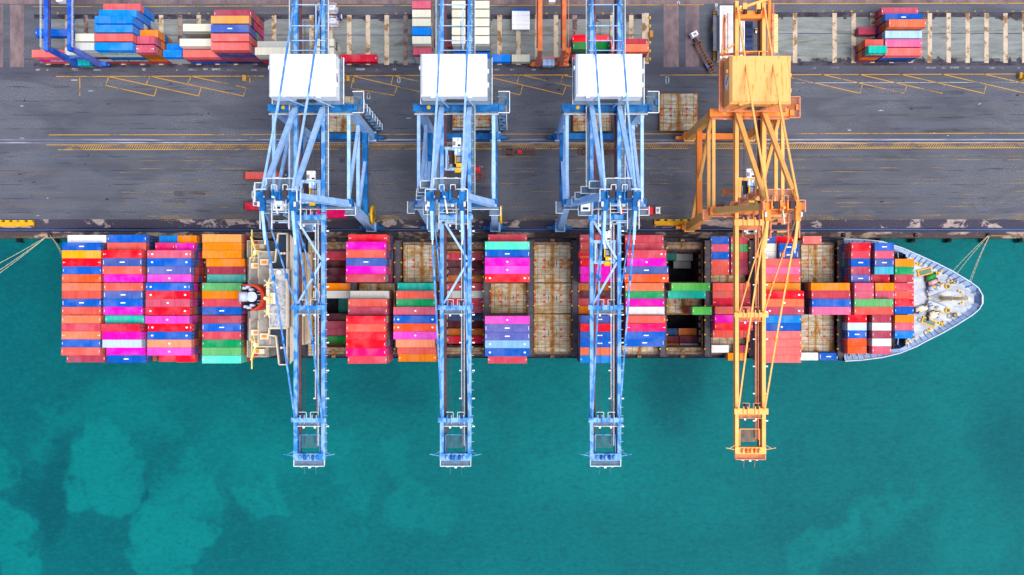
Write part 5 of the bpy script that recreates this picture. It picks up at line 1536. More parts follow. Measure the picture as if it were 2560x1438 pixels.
    # ladders and landings up the apex
    m = MB()
    for i, (xa, ya2, za2, w) in enumerate(S['stairs']):
        m.box(xa-w/2, xa+w/2, ya2-0.9, ya2+0.9, za2-0.1, za2, 1)
        m.rail([(xa-w/2, ya2-0.9, za2), (xa-w/2, ya2+0.9, za2), (xa+w/2, ya2+0.9, za2)], 0, w=0.2)
        m.rail([(xa-w/2, ya2-0.9, za2), (xa+w/2, ya2-0.9, za2)], 0, w=0.17)
        if i: 
            pa = S['stairs'][i-1]
            m.beam((pa[0], pa[1], pa[2]), (xa, ya2, za2), 0.8, 0.15, 1)
    bl(m, 'apex_stairs', [RL, GR])
    # trolley with the driver's cab
    yT = S['trolley']
    m = MB()
    m.box(-gx+0.7, gx-0.7, yT-3.4, yT-2.6, zG-2.0, zG-1.2, 2); m.box(-gx+0.7, gx-0.7, yT+2.6, yT+3.4, zG-2.0, zG-1.2, 2)
    for sx in (-1, 1): m.box(sx*(gx-1.3)-0.35, sx*(gx-1.3)+0.35, yT-3.4, yT+3.4, zG-1.95, zG-1.15, 2)
    m.box(-2.0, 2.0, yT-2.6, yT+2.6, zG-2.6, zG-2.4, 3)
    m.cbox((0.3, yT+4.6, zG-1.3), (2.4, 2.6, 1.2), 4); m.cbox((-0.4, yT+4.2, zG-0.6), (0.7, 1.2, 0.5), 0); m.tube((0.5, yT+5.2, zG-0.9), (1.4, yT+5.2, zG-0.9), 0.6, 4, 12); m.cbox((1.0, yT+3.7, zG-0.6), (0.8, 0.5, 0.4), 3)
    m.cbox((-1.6, yT+1.0, zG-1.7), (0.9, 5.0, 0.7), 3); m.cbox((-2.2, yT-1.0, zG-1.6), (0.5, 4.0, 0.9), 0); m.tube((-1.9, yT-2.0, zG-1.2), (-1.0, yT-2.0, zG-1.2), 0.55, 0, 10)
    m.cbox((0.6, yT-3.4, zG-1.4), (1.7, 1.2, 1.0), 5); m.cbox((0.9, yT-1.9, zG-1.4), (1.6, 1.1, 1.0), 5); m.cbox((-0.1, yT-0.2, zG-1.2), (0.35, 2.6, 0.5), 5); m.cbox((1.0, yT-0.2, zG-1.6), (1.6, 1.6, 0.5), 0)
    m.rail([(-2.0, yT+2.5, zG-2.4), (2.0, yT+2.5, zG-2.4), (2.0, yT-2.5, zG-2.4)], 1, w=0.12)
    tr = bl(m, 'trolley', [MACH, RL, T, ROPE, WHITE, YELP])
    m = MB()
    m.box(-0.5, 1.6, yT+0.9, yT+3.1, zG-4.0, zG-1.3, 0); m.box(-0.4, 1.5, yT+0.82, yT+0.95, zG-3.6, zG-2.2, 1); m.cbox((0.0, yT+2.0, zG-1.2), (0.5, 1.6, 0.25), 2); m.cbox((1.0, yT+2.3, zG-1.2), (0.5, 0.7, 0.3), 2)
    m.build('cab', [S['cabm'], GLASS, WHITE], tr, O)
    m = MB()
    zs2 = S['spread']
    m.box(-6.1, 6.1, yT-0.5, yT+0.5, zs2, zs2+0.7, 0)
    m.box(-6.1, -5.8, yT-1.2, yT+1.2, zs2, zs2+0.4, 0); m.box(5.8, 6.1, yT-1.2, yT+1.2, zs2, zs2+0.4, 0)
    m.box(-1.9, 1.9, yT-0.9, yT+0.9, zs2+0.7, zs2+1.5, 1)
    m.cbox((0.2, yT-0.35, zs2+1.8), (1.6, 1.1, 0.7), 2)
    for x, y in ((-1.7, -0.8), (1.7, -0.8), (-1.7, 0.8), (1.7, 0.8)): m.beam((x, yT+y, zs2+1.5), (x, yT+y, zG-2.4), 0.07, 0.07, 3)
    m.build('spreader', [S['sprm'], MACH, YELP, ROPE], tr, O)
    # fixed operator cabin or winch hut on the portal
    m = MB()
    hx, hy, hz = S['hut']
    m.box(hx-1.3, hx+1.3, hy-1.3, hy+1.3, hz, hz+2.4, 0); m.box(hx-0.8, hx+0.8, hy-0.9, hy-0.3, hz+2.4, hz+2.45, 1); m.box(hx-1.9, hx+1.9, hy-2.4, hy+1.8, hz-0.1, hz-0.02, 2)
    m.rail([(hx-1.9, hy+1.8, hz), (hx-1.9, hy-2.4, hz), (hx+1.9, hy-2.4, hz), (hx+1.9, hy+1.8, hz)], 3, w=0.13)
    bl(m, 'operator_hut', [WHITE, GLASS, GR, RL])
    # cable reel
    if S['reel']:
        m = MB(); xr = lx_ + 2.0
        m.tube((xr-0.35, WS0+3.4, 12.5), (xr+0.35, WS0+3.4, 12.5), 3.1, 0, 32); m.tube((xr-0.5, WS0+3.4, 12.5), (xr+0.5, WS0+3.4, 12.5), 1.0, 1, 16)
        for k in range(8):
            t = k*math.pi/4
            m.beam((xr+0.38, WS0+3.4, 12.5), (xr+0.38, WS0+3.4+2.9*math.cos(t), 12.5+2.9*math.sin(t)), 0.2, 0.12, 1, up=(1,0,0))
        m.box(xr-1.6, xr-0.3, WS0+2.9, WS0+3.9, 12.0, 13.0, 2)
        bl(m, 'cable_reel', [YELP, paint('reel_brown', (120, 90, 50)), T])
    # rear end frame of the girders
    m = MB()
    for yy in S['rear']:
        m.box(-gx-0.9, gx+0.9, yy-0.12, yy+0.12, zG+0.5, zG+0.75, 0)
        for sx in (-1, 1): m.beam((sx*(gx+0.8), yy, zG-0.4), (sx*(gx+0.8), yy, zG+0.6), 0.15, 0.15, 0)
    m.beam((gx*0.55, S['rear'][0], zG+0.9), (gx*0.55, S['rear'][-1], zG+0.9), 0.3, 0.3, 0)
    if S['blue']: m.box(-gx-0.5, gx+0.5, ye-1.2, ye, zG-2.0, zG-0.1, 1)
    else:
        m.box(-gx-0.6, gx+0.6, ye-5.2, ye-3.0, zG-2.0, zG+0.3, 1)
        for sx in (-1, 1):
            m.cbox((sx*2.0, ye-2.4, zG+0.7), (1.2, 2.6, 1.4), 2); m.tube((sx*2.0-0.5, ye-3.6, zG+1.3), (sx*2.0+0.5, ye-3.6, zG+1.3), 0.7, 4, 12)
        m.beam((-gx, ye-2.6, zG+0.4), (gx+1.6, ye+0.4, zG+0.6), 0.7, 1.0, 2); m.beam((gx+1.4, ye+0.4, zG+0.6), (gx+1.4, ye-8, zG-0.2), 0.7, 0.9, 1)
        m.box(gx+1.0, gx+2.6, 66, ye-1, zG-0.4, zG-0.3, 3); m.rail([(gx+2.6, 66, zG-.3), (gx+2.6, ye-1, zG-.3)], 5, w=.15)
        m.box(-gx-3.2, -gx-2.6, 69, ye-3, zG-3.0, zG-2.9, 3); m.rail([(-gx-4.2, 69, zG-2.9), (-gx-2.8, ye-5, zG-2.9), (-gx-2.2, ye-3, zG-2.9), (-gx-2.2, 69, zG-2.9)], 5, w=.15); m.beam((-gx-3.4, 66, zG-3.0), (-gx-3.4, ye-4, zG-2.6), 0.18, 0.18, 1)
        m.beam((-gx-4.4, 69, zG-2.8), (-gx-0.4, 71.5, zG-0.6), 0.6, 0.5, 2); m.tube((-gx-4.4, 69, zG-2.8), (gx-0.4, 69.6, zG-2.2), 0.35, 1); m.tube((-gx-3.0, 66, zG-3.0), (-gx-3.0, 68, zG-2.2), 0.5, 1)
    bl(m, 'girder_end', [T, B, P_ if not S['blue'] else T, GR, ROPE, RL])
    return root

BLUE = dict(blue=True, tube=PALE, beam=DKB, girder=PATB, deep=DKB, rail=RAILB, grate=GRATE, trail=REDB, lx=10.5, lean=1.03, zP=43.0, zG=44.6, zA=75.5, zT=26.5, zS=15.0, gx=3.95, tx=3.75,
            yt=24.4, ylt=51.7, yA=22.7, yend=84.5, ytip=-47.8, ywalk=26.0, diag=((48.8, 26.5, 26.2, 40.5), (49.4, 9.5, 24.0, 25.5)),
            cross=((20.0, 1.4), (-5.7, 1.3), (-37.7, 1.3)), kbr=(((-3.4, 19.0), (3.4, 8.0)), ((3.4, 7.2), (-3.4, -4.6))), kx=3.75, zK=60.6, strut=3.0,
            house=(-9.1, 9.2, 52.7, 64.4, 47.0, 53.2), roofm=WHITE, ventm=WHITE, plat=(0.5, 1.3), stairs=[], trolley=45.0, hut=(-7.0, 21.5, 45.0), reel=True,
            rear=(67.5, 70.3, 74.5, 80.5), spread=38.0, sprm=REDP, staym=MIDB, cabm=paint('cab_pale_blue', (150,196,240), rough=.4))
for i, (X, lab, yT, sp, hut, st, strut) in enumerate((
        (-57.9, 'blue gantry crane over the ship bridge with its white machinery house, nearest the stern', 27.5, 20.0, (-6.8, 22.6, 50.0), [(-9.6, 23.0, 56.0, 4.6), (-8.6, 24.6, 60.0, 4.6), (-7.4, 23.2, 63.5, 4.0), (-6.4, 25.0, 67.0, 3.6), (-5.4, 25.4, 71.0, 2.6)], 3.0),
        (-16.1, 'blue gantry crane whose boom crosses the uncovered hold amidships, white house behind', 37.0, 22.0, (-6.6, 22.6, 50.0), [(-8.4, 25.0, 52.0, 3.6), (-7.6, 25.4, 58.0, 3.6), (-6.6, 25.6, 64.0, 3.4), (-5.6, 26.0, 70.0, 2.8)], 1.6),
        (26.7, 'blue gantry crane next to the orange one, its trolley hanging over red and magenta containers', 10.2, 24.6, (-6.4, 22.4, 50.0), [(-8.0, 24.2, 50.0, 4.2), (-7.6, 24.8, 56.0, 4.2), (-6.6, 25.6, 62.0, 4.0), (-5.4, 26.2, 68.0, 3.2)], -1.6))):
    s = dict(BLUE, trolley=yT, spread=sp, hut=hut, stairs=st, strut=strut)
    crane('quay_crane', X, lab, s)
ORANGE = dict(BLUE, blue=False, tube=ORA, beam=ORD_, girder=ORA, deep=ORD_, rail=ORL, grate=GRATEO, trail=REDB, lx=10.2, lean=1.0, zP=37.0, zG=38.6, zA=66.5, zT=30.0, zS=18.0, gx=3.95, tx=3.9,
              yt=22.8, ylt=51.6, yA=21.0, yend=84.0, ytip=-47.2, diag=((50.8, 33.0, 20.6, 6.0),), cross=((19.0, 1.8), (-8.0, 1.4), (-36.2, 1.7)), kbr=(), kx=3.8, zK=52.6, strut=-3.0,
              house=(-8.4, 9.0, 51.9, 65.6, 41.2, 47.4), roofm=ORR, ventm=ORA, plat=(1.6, 0.3), trolley=29.0, spread=30.0, hut=(1.0, 17.2, 33.0), reel=False,
              stairs=[(-7.6, 22.6, 40.0, 2.6), (-6.6, 23.4, 45.0, 2.6), (-5.6, 24.0, 50.0, 2.6), (-4.8, 24.6, 55.0, 2.6), (-4.2, 25.2, 60.0, 2.4)], rear=(67.0, 69.0), sprm=ORD_, staym=ORA)
crane('quay_crane', 69.9, 'orange gantry crane with its rust streaked orange machinery house', ORANGE)
# ---------------------------------------------------------------- rubber tyred gantries in the yard
RTGB = patchy('yard_crane_blue', (30, 84, 196), (64, 116, 214), 0.4, 0.62, 0.4)
RTGV = paint('yard_crane_violet', (104, 122, 214), rough=0.5)
RTGO = patchy('yard_crane_orange', (236, 118, 60), (248, 140, 84), 0.4, 0.62, 0.4)
RTGP = paint('yard_crane_salmon', (226, 130, 112), rough=0.5, var=0.15)
TEAL = paint('engine_teal', (0, 172, 178), rough=0.45, var=0.12)
PBLUE = paint('engine_pale_blue', (176, 208, 244), rough=0.45, var=0.1)

def rtg(label, xl, xr, zt, colg, coll, leg2, engm, style):
    yS, yN = (719-165.5)*H/F, (719-165.5)*H/F + 24.2
    org = ((xl+xr)/2, yS, 0)
    root = empty('yard_gantry_crane', org, label, 'yard crane', 'gantry cranes in the yard')
    o = org
    for x, lm in ((xl, coll), (xr, leg2)):
        m = MB(); m.box(x-0.65, x+0.65, yS-1.0, yN+1.0, zt-1.8, zt, 0); m.box(x-1.15 if style else x+0.75, x-0.75 if style else x+1.0, yS, yN, zt-0.7, zt-0.5, 1)
        m.rail([(x-(1.3 if x == xl else -1.3), yS, zt-0.4), (x-(1.3 if x == xl else -1.3), yN, zt-0.4)], 2, w=0.12)
        m.build('girder', [colg, REDB, RAILB if style == 0 else ORL], root, o)
        for y in (yS, yN):
            m = MB(); m.beam((x, y, 2.0), (x, y, zt-1.9), 1.5, 1.7, 0, 1.2, 1.5, up=(0,1,0)); m.build('leg', [lm], root, o)
    for y in (yS, yN):
        m = MB(); m.box(xl-2.2, xr+2.2, y-0.65, y+0.65, 1.7, 2.9); m.build('sill_beam', [colg], root, o)
        for sx, x in ((-1, xl), (1, xr)):
            m = MB()
            m.box(x-2.8, x+2.8, y-0.4, y+0.4, 1.2, 1.75, 1)
            for k in (-1, 1):
                m.tube((x+k*1.7, y-0.45, 0.8), (x+k*1.7, y+0.45, 0.8), 0.8, 0, 16); m.tube((x+k*1.7, y-0.5, 0.8), (x+k*1.7, y+0.5, 0.8), 0.35, 1, 12)
            m.build('wheel_set', [BLACK, colg], root, o)
    m = MB()
    xm = (xl+xr)/2
    m.box(xm-2.4, xm+1.6, yS-1.2, yS+1.3, 2.9, 5.2, 0); m.box(xm-2.5, xm+2.9, yS-1.6, yS+1.6, 2.7, 2.9, 2)
    m.box(xm-1.0, xm-0.9, yS-1.25, yS+1.35, 2.9, 5.24, 2); m.box(xm+0.6, xm+0.7, yS-1.25, yS+1.35, 2.9, 5.24, 2)
    m.cbox((xm+2.4, yS+0.2, 3.6), (1.0, 1.6, 1.4), 1); m.tube((xm+2.3, yS+1.0, 4.2), (xm+2.3, yS+1.0, 5.4), 0.25, 2)
    m.build('engine_house', [engm, colg, ROPE], root, o)
    m = MB(); m.beam((xl, yS+0.2, 9.0), (xr, yS+0.2, 9.0), 0.5); m.beam((xl, yS+0.2, 4.8), (xr, yS+0.2, 4.8), 0.35); m.build('cross_tie', [coll], root, o)
    m = MB()
    for k, z in enumerate((4.5, 9.0, 13.5, 18)):
        m.box(xr+0.8, xr+2.2, yS-0.6, yS+0.9, z-0.08, z); m.rail([(xr+2.2, yS-0.6, z), (xr+2.2, yS+0.9, z)], 0, w=0.12)
        m.beam((xr+1.0 if k % 2 else xr+2.0, yS, z), (xr+2.0 if k % 2 else xr+1.0, yS, z-4.4), 0.5, 0.12)
    if style: m.build('ladder', [RTGO], root, o)
    m = MB(); yt = yS + 19
    m.box(xl-0.9, xr+0.9, yt-2, yt+2, zt+0.05, zt+1.0, 0); m.cbox((xm, yt, zt+1.8), (3.2, 2.6, 1.6), 1); m.box(xm-1, xm+1, yt-4.2, yt-2.2, zt-3.2, zt-0.9, 2)
    m.build('trolley', [colg, MACH, WHITE], root, o)
    return root
rtg('blue gantry crane straddling the containers at the top left of the yard', -146.8, -139.4, 21.3, RTGB, RTGB, RTGV, TEAL, 0)
rtg('rusty orange gantry crane standing over the bare yard bay', 8.9, 16.5, 21.0, RTGO, RTGP, RTGP, PBLUE, 1)

# ---------------------------------------------------------------- hatch covers set down on the quay
def quay_hatch(px0, px1, py0, py1, z, label, hh=0.75):
    a, b2 = P(px0, py0, z+hh), P(px1, py1, z+hh)
    return hatch_cover((a.x+b2.x)/2, (a.y+b2.y)/2, z, b2.x-a.x, a.y-b2.y, label, 'hatch covers set down on the quay', h=hh)
quay_hatch(1648, 1745, 233, 328, 0.35, 'whole rusty hatch cover lying in the open between the blue and orange cranes', 0.9)
quay_hatch(1432, 1528, 262, 329, 0.35, 'hatch cover lying on the quay beneath the third blue crane', 1.1)
quay_hatch(1131, 1226, 262, 318, 2.2, 'rusty hatch cover stacked on a white sided one beneath the second blue crane', 1.1)
quay_hatch(812, 906, 240, 331, 2.2, 'upper hatch cover of the pair beneath the first blue crane', 1.1)
m = MB(); a, b2 = P(1131, 255, 1.6), P(1226, 326, 1.6); m.box(a.x, b2.x, b2.y, a.y, 0.2, 2.15, 0); m.box(a.x+.3, b2.x-.3, b2.y-0.06, b2.y, 0.5, 1.9, 1)
tag(m.build('hatch_cover', [paint('pale_hatch_side', (180, 200, 222), rough=.6, var=.2, rust=.3), MACH]), 'pale sided hatch cover at the bottom of the pair under the second blue crane', 'hatch cover', 'hatch covers set down on the quay')
m = MB(); a, b2 = P(814, 250, 1.6), P(890, 342, 1.6); m.box(a.x, b2.x, b2.y, a.y, 0.2, 2.15, 0); m.box(a.x+.3, b2.x-.3, b2.y-0.06, b2.y, 0.5, 1.9, 1)
tag(m.build('hatch_cover', [paint('rust_hatch_side', (176, 160, 140), rough=.7, var=.3, rust=.5), HATCH_EDGE]), 'rust brown hatch cover at the bottom of the pair under the first crane', 'hatch cover', 'hatch covers set down on the quay')

# ---------------------------------------------------------------- trailers and trucks
BROWN = paint('trailer_brown', (128, 76, 62), rough=0.7, var=0.3, rust=0.4)
TRED = paint('trailer_red', (214, 70, 44), rough=0.6, var=0.2)
def chassis(root, mat, L=12.4, cross=6, org=None):
    m = MB()
    for y in (-0.55, 0.55): m.box(-L/2, L/2, y-0.09, y+0.09, 1.05, 1.35)
    for k in range(cross+1):
        x = -L/2 + 0.12 + (L-0.24)*k/cross
        m.box(x-0.10, x+0.10, -1.2, 1.2, 1.15, 1.41)
    for y in (-1.15, 1.15): m.box(-L/2, L/2, y-0.07, y+0.07, 1.2, 1.33)
    m.build('frame', [mat], root)
    for x in (-L/2+1.6, -L/2+2.9):
        for y in (-0.95, 0.95):
            w = MB(); w.tube((x, y-0.25, 0.5), (x, y+0.25, 0.5), 0.5, 0, 14); w.tube((x, y-0.27, 0.5), (x, y+0.27, 0.5), 0.22, 1, 10); w.build('wheel', [BLACK, MACH], root)
    m = MB(); m.box(L/2-2.4, L/2-2.2, -0.9, -0.75, 0.2, 1.1); m.box(L/2-2.4, L/2-2.2, 0.75, 0.9, 0.2, 1.1); m.build('landing_leg', [MACH], root)
def tractor(root, x, colm, roofm=None):
    m = MB(); m.box(x-1.2, x+3.6, -0.5, 0.5, 0.7, 1.05); m.tube((x-0.2, 0, 1.05), (x-0.2, 0, 1.2), 0.5, 0, 12); m.build('tractor_frame', [ROPE], root)
    m = MB()
    m.prism([(x+1.9, -1.2), (x+3.8, -1.15), (x+3.8, 1.15), (x+1.9, 1.2)], 0.8, 2.2, 0)
    m.prism([(x+1.9, -1.2), (x+3.8, -1.15), (x+3.8, 1.15), (x+1.9, 1.2)], 2.2, 3.0, 0, None, [(x+2.0, -1.08), (x+3.45, -1.05), (x+3.45, 1.05), (x+2.0, 1.08)])
    m.box(x+2.2, x+3.0, -0.5, 0.5, 3.0, 3.06, 2)
    c = m.build('cab', [colm, GLASS, roofm or MACH], root)
    m = MB(); m.add([(x+3.82,-1.0,2.2),(x+3.82,1.0,2.2),(x+3.5,0.95,2.92),(x+3.5,-0.95,2.92)], [(0,1,2,3)]); m.build('windscreen', [GLASS], c)
    for xx in (x-0.3, x+2.9):
        for y in (-0.95, 0.95):
            w = MB(); w.tube((xx, y-0.25, 0.5), (xx, y+0.25, 0.5), 0.5, 0, 14); w.build('wheel', [BLACK], root)
def trailer(px0, px1, py, label, truck=None, cross=6, mat=None, rz=0.0, grp='trailers on the quay', name='container_trailer'):
    a, b2 = P(px0, py, 1.4), P(px1, py, 1.4)
    root = empty(name, ((a.x+b2.x)/2, a.y, 0), label, 'truck' if truck else 'trailer', grp, rz)
    L = abs(b2.x-a.x)
    chassis(root, mat or BROWN, L, cross)
    if truck: tractor(root, L/2-0.6 - (0.9 if truck == 'w' else 0), WHITE if truck == 'w' else paint('cab_dark', (52, 58, 84), rough=0.4))
    return root
trailer(608, 703, 439, 'dark cab truck pulling the coral container left of the first blue crane', 'd', name='container_truck')
trailer(608, 703, 515.5, 'truck under the deep red container by the first crane leg', 'd', name='container_truck')
trailer(771, 864, 535, 'trailer under the hot pink container at the first crane')
trailer(1540, 1634, 527, 'red container truck with a white cab below the third blue crane', 'w', name='container_truck')
trailer(1258, 1337, 380, 'empty brown skeleton trailer right of the second blue crane', cross=7)
tb = MB(); p = P(1299, 380, 1.5); tb.cbox((p.x, p.y, 1.75), (1.3, 1.2, 0.5)); tb.cbox((p.x+0.5, p.y+0.2, 2.1), (0.4, 0.4, 0.3))
tag(tb.build('tool_box', [REDP]), 'small red box lying on the empty brown trailer', 'box')
trailer(1449, 1540, 378, 'empty brown skeleton trailer under the third blue crane', cross=9)
trailer(1165, 1207, 437, 'orange red trailer end showing from under the second blue crane', cross=3, mat=TRED)
root = empty('container_truck', (P(1763, 142, 1.4).x, P(1763, 142, 1.4).y, 0), 'white cab truck with an empty rusty trailer turned slantwise by the white roof', 'truck', 'trailers on the quay', math.radians(118))
chassis(root, paint('trailer_tan', (150, 104, 84), rough=.7, var=.3, rust=.4), 11.6, 10)
g = MB(); g.cbox((-3.0, 0.9, 0.9), (1.8, 0.6, 0.8)); g.build('tool_locker', [paint('locker_blue', (10,120,180))], root)
tractor(root, 5.6, WHITE)
# a dark terminal tractor and gear under the cranes
for px, py, lab in ((1862, 460, 'dark rusty terminal tractor under the orange crane'), (1800, 523, 'dark blue terminal tractor behind the orange crane leg')):
    root = empty('terminal_tractor', (*P(px, py, 0)[:2], 0), lab, 'truck', 'trailers on the quay')
    chassis(root, BROWN, 5.5, 3)
    m = MB(); m.box(0.6, 2.5, -1.1, 1.1, 0.9, 3.0, 0); m.box(0.9, 2.2, -0.8, 0.8, 3.0, 3.06, 1); m.cbox((-0.6, 0.3, 1.9), (1.2, 1.0, 0.9), 2)
    m.build('cab', [BROWN, MACH, TRED], root)

# ---------------------------------------------------------------- spreaders, small gear
def spreader(px0, px1, py, z, label, flip=1):
    a, b2 = P(px0, py, z), P(px1, py, z)
    root = empty('container_spreader', ((a.x+b2.x)/2, a.y, 0), label, 'spreader', 'yellow spreaders on the quay')
    L = b2.x-a.x
    m = MB(); m.box(-L/2, L/2, -0.55, 0.55, 0.5, 1.1, 0); m.box(-L/2+0.5, L/2-2, -0.95, -0.55, 0.55, 0.9, 0); m.build('beam', [paint('spreader_yellow', (240,172,30), rough=.6, var=.2)], root)
    x = L/2-0.6
    while x > -L/2+1:
        m = MB(); m.box(x-1.6, x, 0.75, 1.2, 0.0, 0.8); m.box(x-1.3, x-0.3, 0.5, 0.75, 0.5, 0.9); m.build('foot', [YELP], root); x -= 2.6
    m = MB()
    for s in (-1, 1): m.box(s*(L/2-0.25)-0.2, s*(L/2-0.25)+0.2, -1.2, 1.2, 0.2, 0.7)
    m.build('end_beam', [paint('spreader_dark', (150,110,40))], root)
spreader(-20, 84, 559.5, 1, 'yellow lifting beam by the quay edge left of the ship')
spreader(1636, 1742, 557, 1, 'yellow lifting beam left of the orange crane leg')
def crate(px, py, w, d, h, mat, label, name='equipment_box', cat='equipment'):
    m = MB(); p = P(px, py, 0); m.box(-w/2, w/2, -d/2, d/2, 0.0, h, 0); m.box(-w/2+0.12, w/2-0.12, -d/2+0.12, d/2-0.12, h, h+0.12, 1)
    for k in range(3): m.box(-w/2-0.03, w/2+0.03, -d/2+0.2+k*(d-0.4)/2-0.05, -d/2+0.2+k*(d-0.4)/2+0.05, 0.2, h+0.14, 1)
    o = m.build(name, [mat, paint('box_trim', (200,150,60))]); o.location = (p.x, p.y, 0)
    return tag(o, label, cat)
crate(613, 197, 1.1, 1.9, 1.2, paint('stack_tan', (232,180,100)), 'tan ribbed drum beside the parking lines', 'cable_drum', 'drum')
crate(871.5, 198, 1.0, 1.9, 1.3, paint('amber_box', (224,160,40)), 'amber box right of the first white crane house')
crate(859, 190, 1.0, 1.1, 1.5, YELP, 'bright yellow bin beside the amber box', 'bin', 'bin')
crate(860, 202, 1.1, 1.0, 1.0, paint('amber_bin', (236,170,30)), 'amber bin below the bright yellow bin', 'bin', 'bin')
crate(2547, 191, 1.0, 2.0, 1.3, paint('amber_box', (224,160,40)), 'amber box at the right end of the apron', 'equipment_box')
crate(2557, 196, 1.6, 1.6, 2.0, YELP, 'yellow bin beside the amber box at the right end', 'bin', 'bin')
crate(1626.5, 88, 1.1, 2.1, 1.6, paint('amber_cabinet', (236,166,56)), 'amber cabinet at the end beam of the yard', 'cabinet', 'cabinet')
crate(1782.5, 76, 0.9, 1.9, 1.4, paint('amber_cabinet', (236,166,56)), 'square amber cabinet left of the white roof', 'cabinet', 'cabinet')
for py in (45, 66, 107, 128, 148):
    m = MB(); p = P(1624, py, 0); m.tube((0,0,0), (0,0,1.0), 0.28, 0, 10); m.cbox((0,0,0.05), (0.8,0.8,0.1)); o = m.build('bollard', [YELP]); o.location = (p.x, p.y, 0)
    tag(o, {45:'topmost',66:'second',107:'third',128:'fourth',148:'lowest'}[py] + ' yellow guard post along the end beam of the yard', 'bollard', 'yellow guard posts')
for py, l in ((48, 5.2), (136, 4.4)):
    m = MB(); p = P(1785, py, 0)
    m.box(-0.45, 0.45, -l/2, l/2, 0, 0.9, 0)
    for k in range(6): m.box(-0.47, 0.47, -l/2+0.3+k*(l-0.6)/5-0.12, -l/2+0.3+k*(l-0.6)/5+0.12, 0.0, 0.92, 1)
    o = m.build('safety_barrier', [paint('amber_cabinet', (236,166,56)), ROPE]); o.location = (p.x, p.y, 0)
    tag(o, ('upper' if py < 90 else 'lower') + ' amber striped barrier left of the white roofed building', 'barrier', 'striped barriers')
m = MB(); p = P(1670, 282, 0)
# red ball marker
m = MB(); p = P(1642.5, 229.5, 0); m.tube((0,0,0), (0,0,0.9), 0.5, 0, 12, 0.2); o = m.build('traffic_cone', [REDP]); o.location = (p.x, p.y, 0); tag(o, 'red traffic cone by the open hatch cover', 'cone')

# ---------------------------------------------------------------- buildings under the orange crane's rear
def building():
    a, b2 = P(1800, 16, 4.5), P(1860, 146, 4.5)
    root = empty('workshop', ((a.x+b2.x)/2, (a.y+b2.y)/2, 0), 'low workshop with a stained white flat roof under the orange crane', 'building')
    w, d = (b2.x-a.x)/2, (a.y-b2.y)/2
    m = MB(); m.box(-w, w, -d, d, 0, 4.3); m.build('wall', [WHITE], root)
    m = MB(); m.box(-w+.3, w-.2, -d+.3, d-.2, 4.3, 4.42, 0)
    m.build('roof', [stained('workshop_roof', (222,222,226), (168,168,172), .52, .62, .10, (1,1,1), (240,240,240))], root)
    m = MB()
    for x0, x1, y0, y1 in ((-w-.1, -w+.3, -d-.1, d+.1), (w-.2, w+.1, -d-.1, d+.1)): m.box(x0, x1, y0, y1, 4.28, 4.85)
    m.box(-w+.3, w-.2, d-.2, d+.1, 4.28, 4.80); m.box(-w+.3, w-.2, -d-.1, -d+.3, 4.28, 4.80)
    m.build('parapet', [WHITE], root)
    m = MB(); m.box(-w-1.9, -w, -d+3, d-2.5, 3.0, 3.1); m.build('canopy', [paint('canopy_grey', (116,116,128), rough=.8, var=.2)], root)
    for k in range(4):
        m = MB(); m.box(-w+2.2+k*1.3, -w+3.1+k*1.3, -d-0.14, -d, 1.6, 2.6); m.build('window', [GLASS], root)
building()
def canopy():
    a, b2 = P(1922, 35, 4.0), P(1946, 131, 4.0)
    root = empty('storage_shelter', ((a.x+b2.x)/2, (a.y+b2.y)/2, 0), 'narrow shelter with a beige ribbed roof right of the orange crane girder', 'shelter')
    w, d = (b2.x-a.x)/2, (a.y-b2.y)/2
    m = MB()
    m.add([(-w,-d,3.6),(0,-d,4.2),(0,d,4.2),(-w,d,3.6),(w,-d,3.6),(w,d,3.6)], [(0,1,2,3),(1,4,5,2)], 0)
    m.add([(-w,-d,3.5),(0,-d,4.1),(0,d,4.1),(-w,d,3.5),(w,-d,3.5),(w,d,3.5)], [(3,2,1,0),(2,5,4,1)], 0)
    for k in range(26):
        y = -d + 2*d*(k+0.5)/26
        m.beam((-w, y, 3.66), (0, y, 4.26), 0.07, 0.1, 0); m.beam((0, y, 4.26), (w, y, 3.66), 0.07, 0.1, 1)
    m.build('roof', [paint('roof_beige', (252,226,160), rough=.7, var=.15), paint('roof_rib_brown', (150,124,84), rough=.8, var=.3)], root)
    m = MB(); m.box(-w+.3, w-.3, -d+.2, d-.2, 0, 3.45); m.build('wall', [WHITE], root)
canopy()
# signal pole and a person-sized bike between the buildings
m = MB(); p = P(1791, 20, 0); m.box(-0.5, 0.5, -6.5, 1.5, 0, 0.05); o = m.build('road_marking_bar', [WHT]); o.location = (p.x, p.y, 0.012); tag(o, 'white painted bar on the road beside the workshop', 'marking', kind='structure')
strip('paved_yard', 1862, 1882, 40, 150, 0.014, dark_mat, 'dark wet strip between the workshop and the beams')
rb = MB(); p = P(1888.5, 78, 0)
rb.tube((0,-0.9,0.35), (0,-0.9+0.01,0.35), 0.01, 0)
mc = empty('motorcycle', (p.x, p.y, 0), 'parked motorcycle with a yellow box between the orange girders', 'motorcycle')
m = MB(); m.box(-0.25, 0.25, -0.9, 0.7, 0.45, 0.95, 0); m.box(-0.3, 0.3, -0.1, 0.5, 0.95, 1.1, 1); m.beam((-0.5, 0.6, 1.1), (0.5, 0.6, 1.1), 0.08); m.build('body', [WHITE, NAVY], mc)
m = MB(); m.box(-0.05, 0.55, -0.5, 0.1, 0.8, 1.2); m.build('carrier_box', [YELP], mc)
for y in (-0.8, 0.8):
    w = MB(); w.tube((-0.08, y, 0.35), (0.08, y, 0.35), 0.35, 0, 14); w.build('wheel', [BLACK], mc)

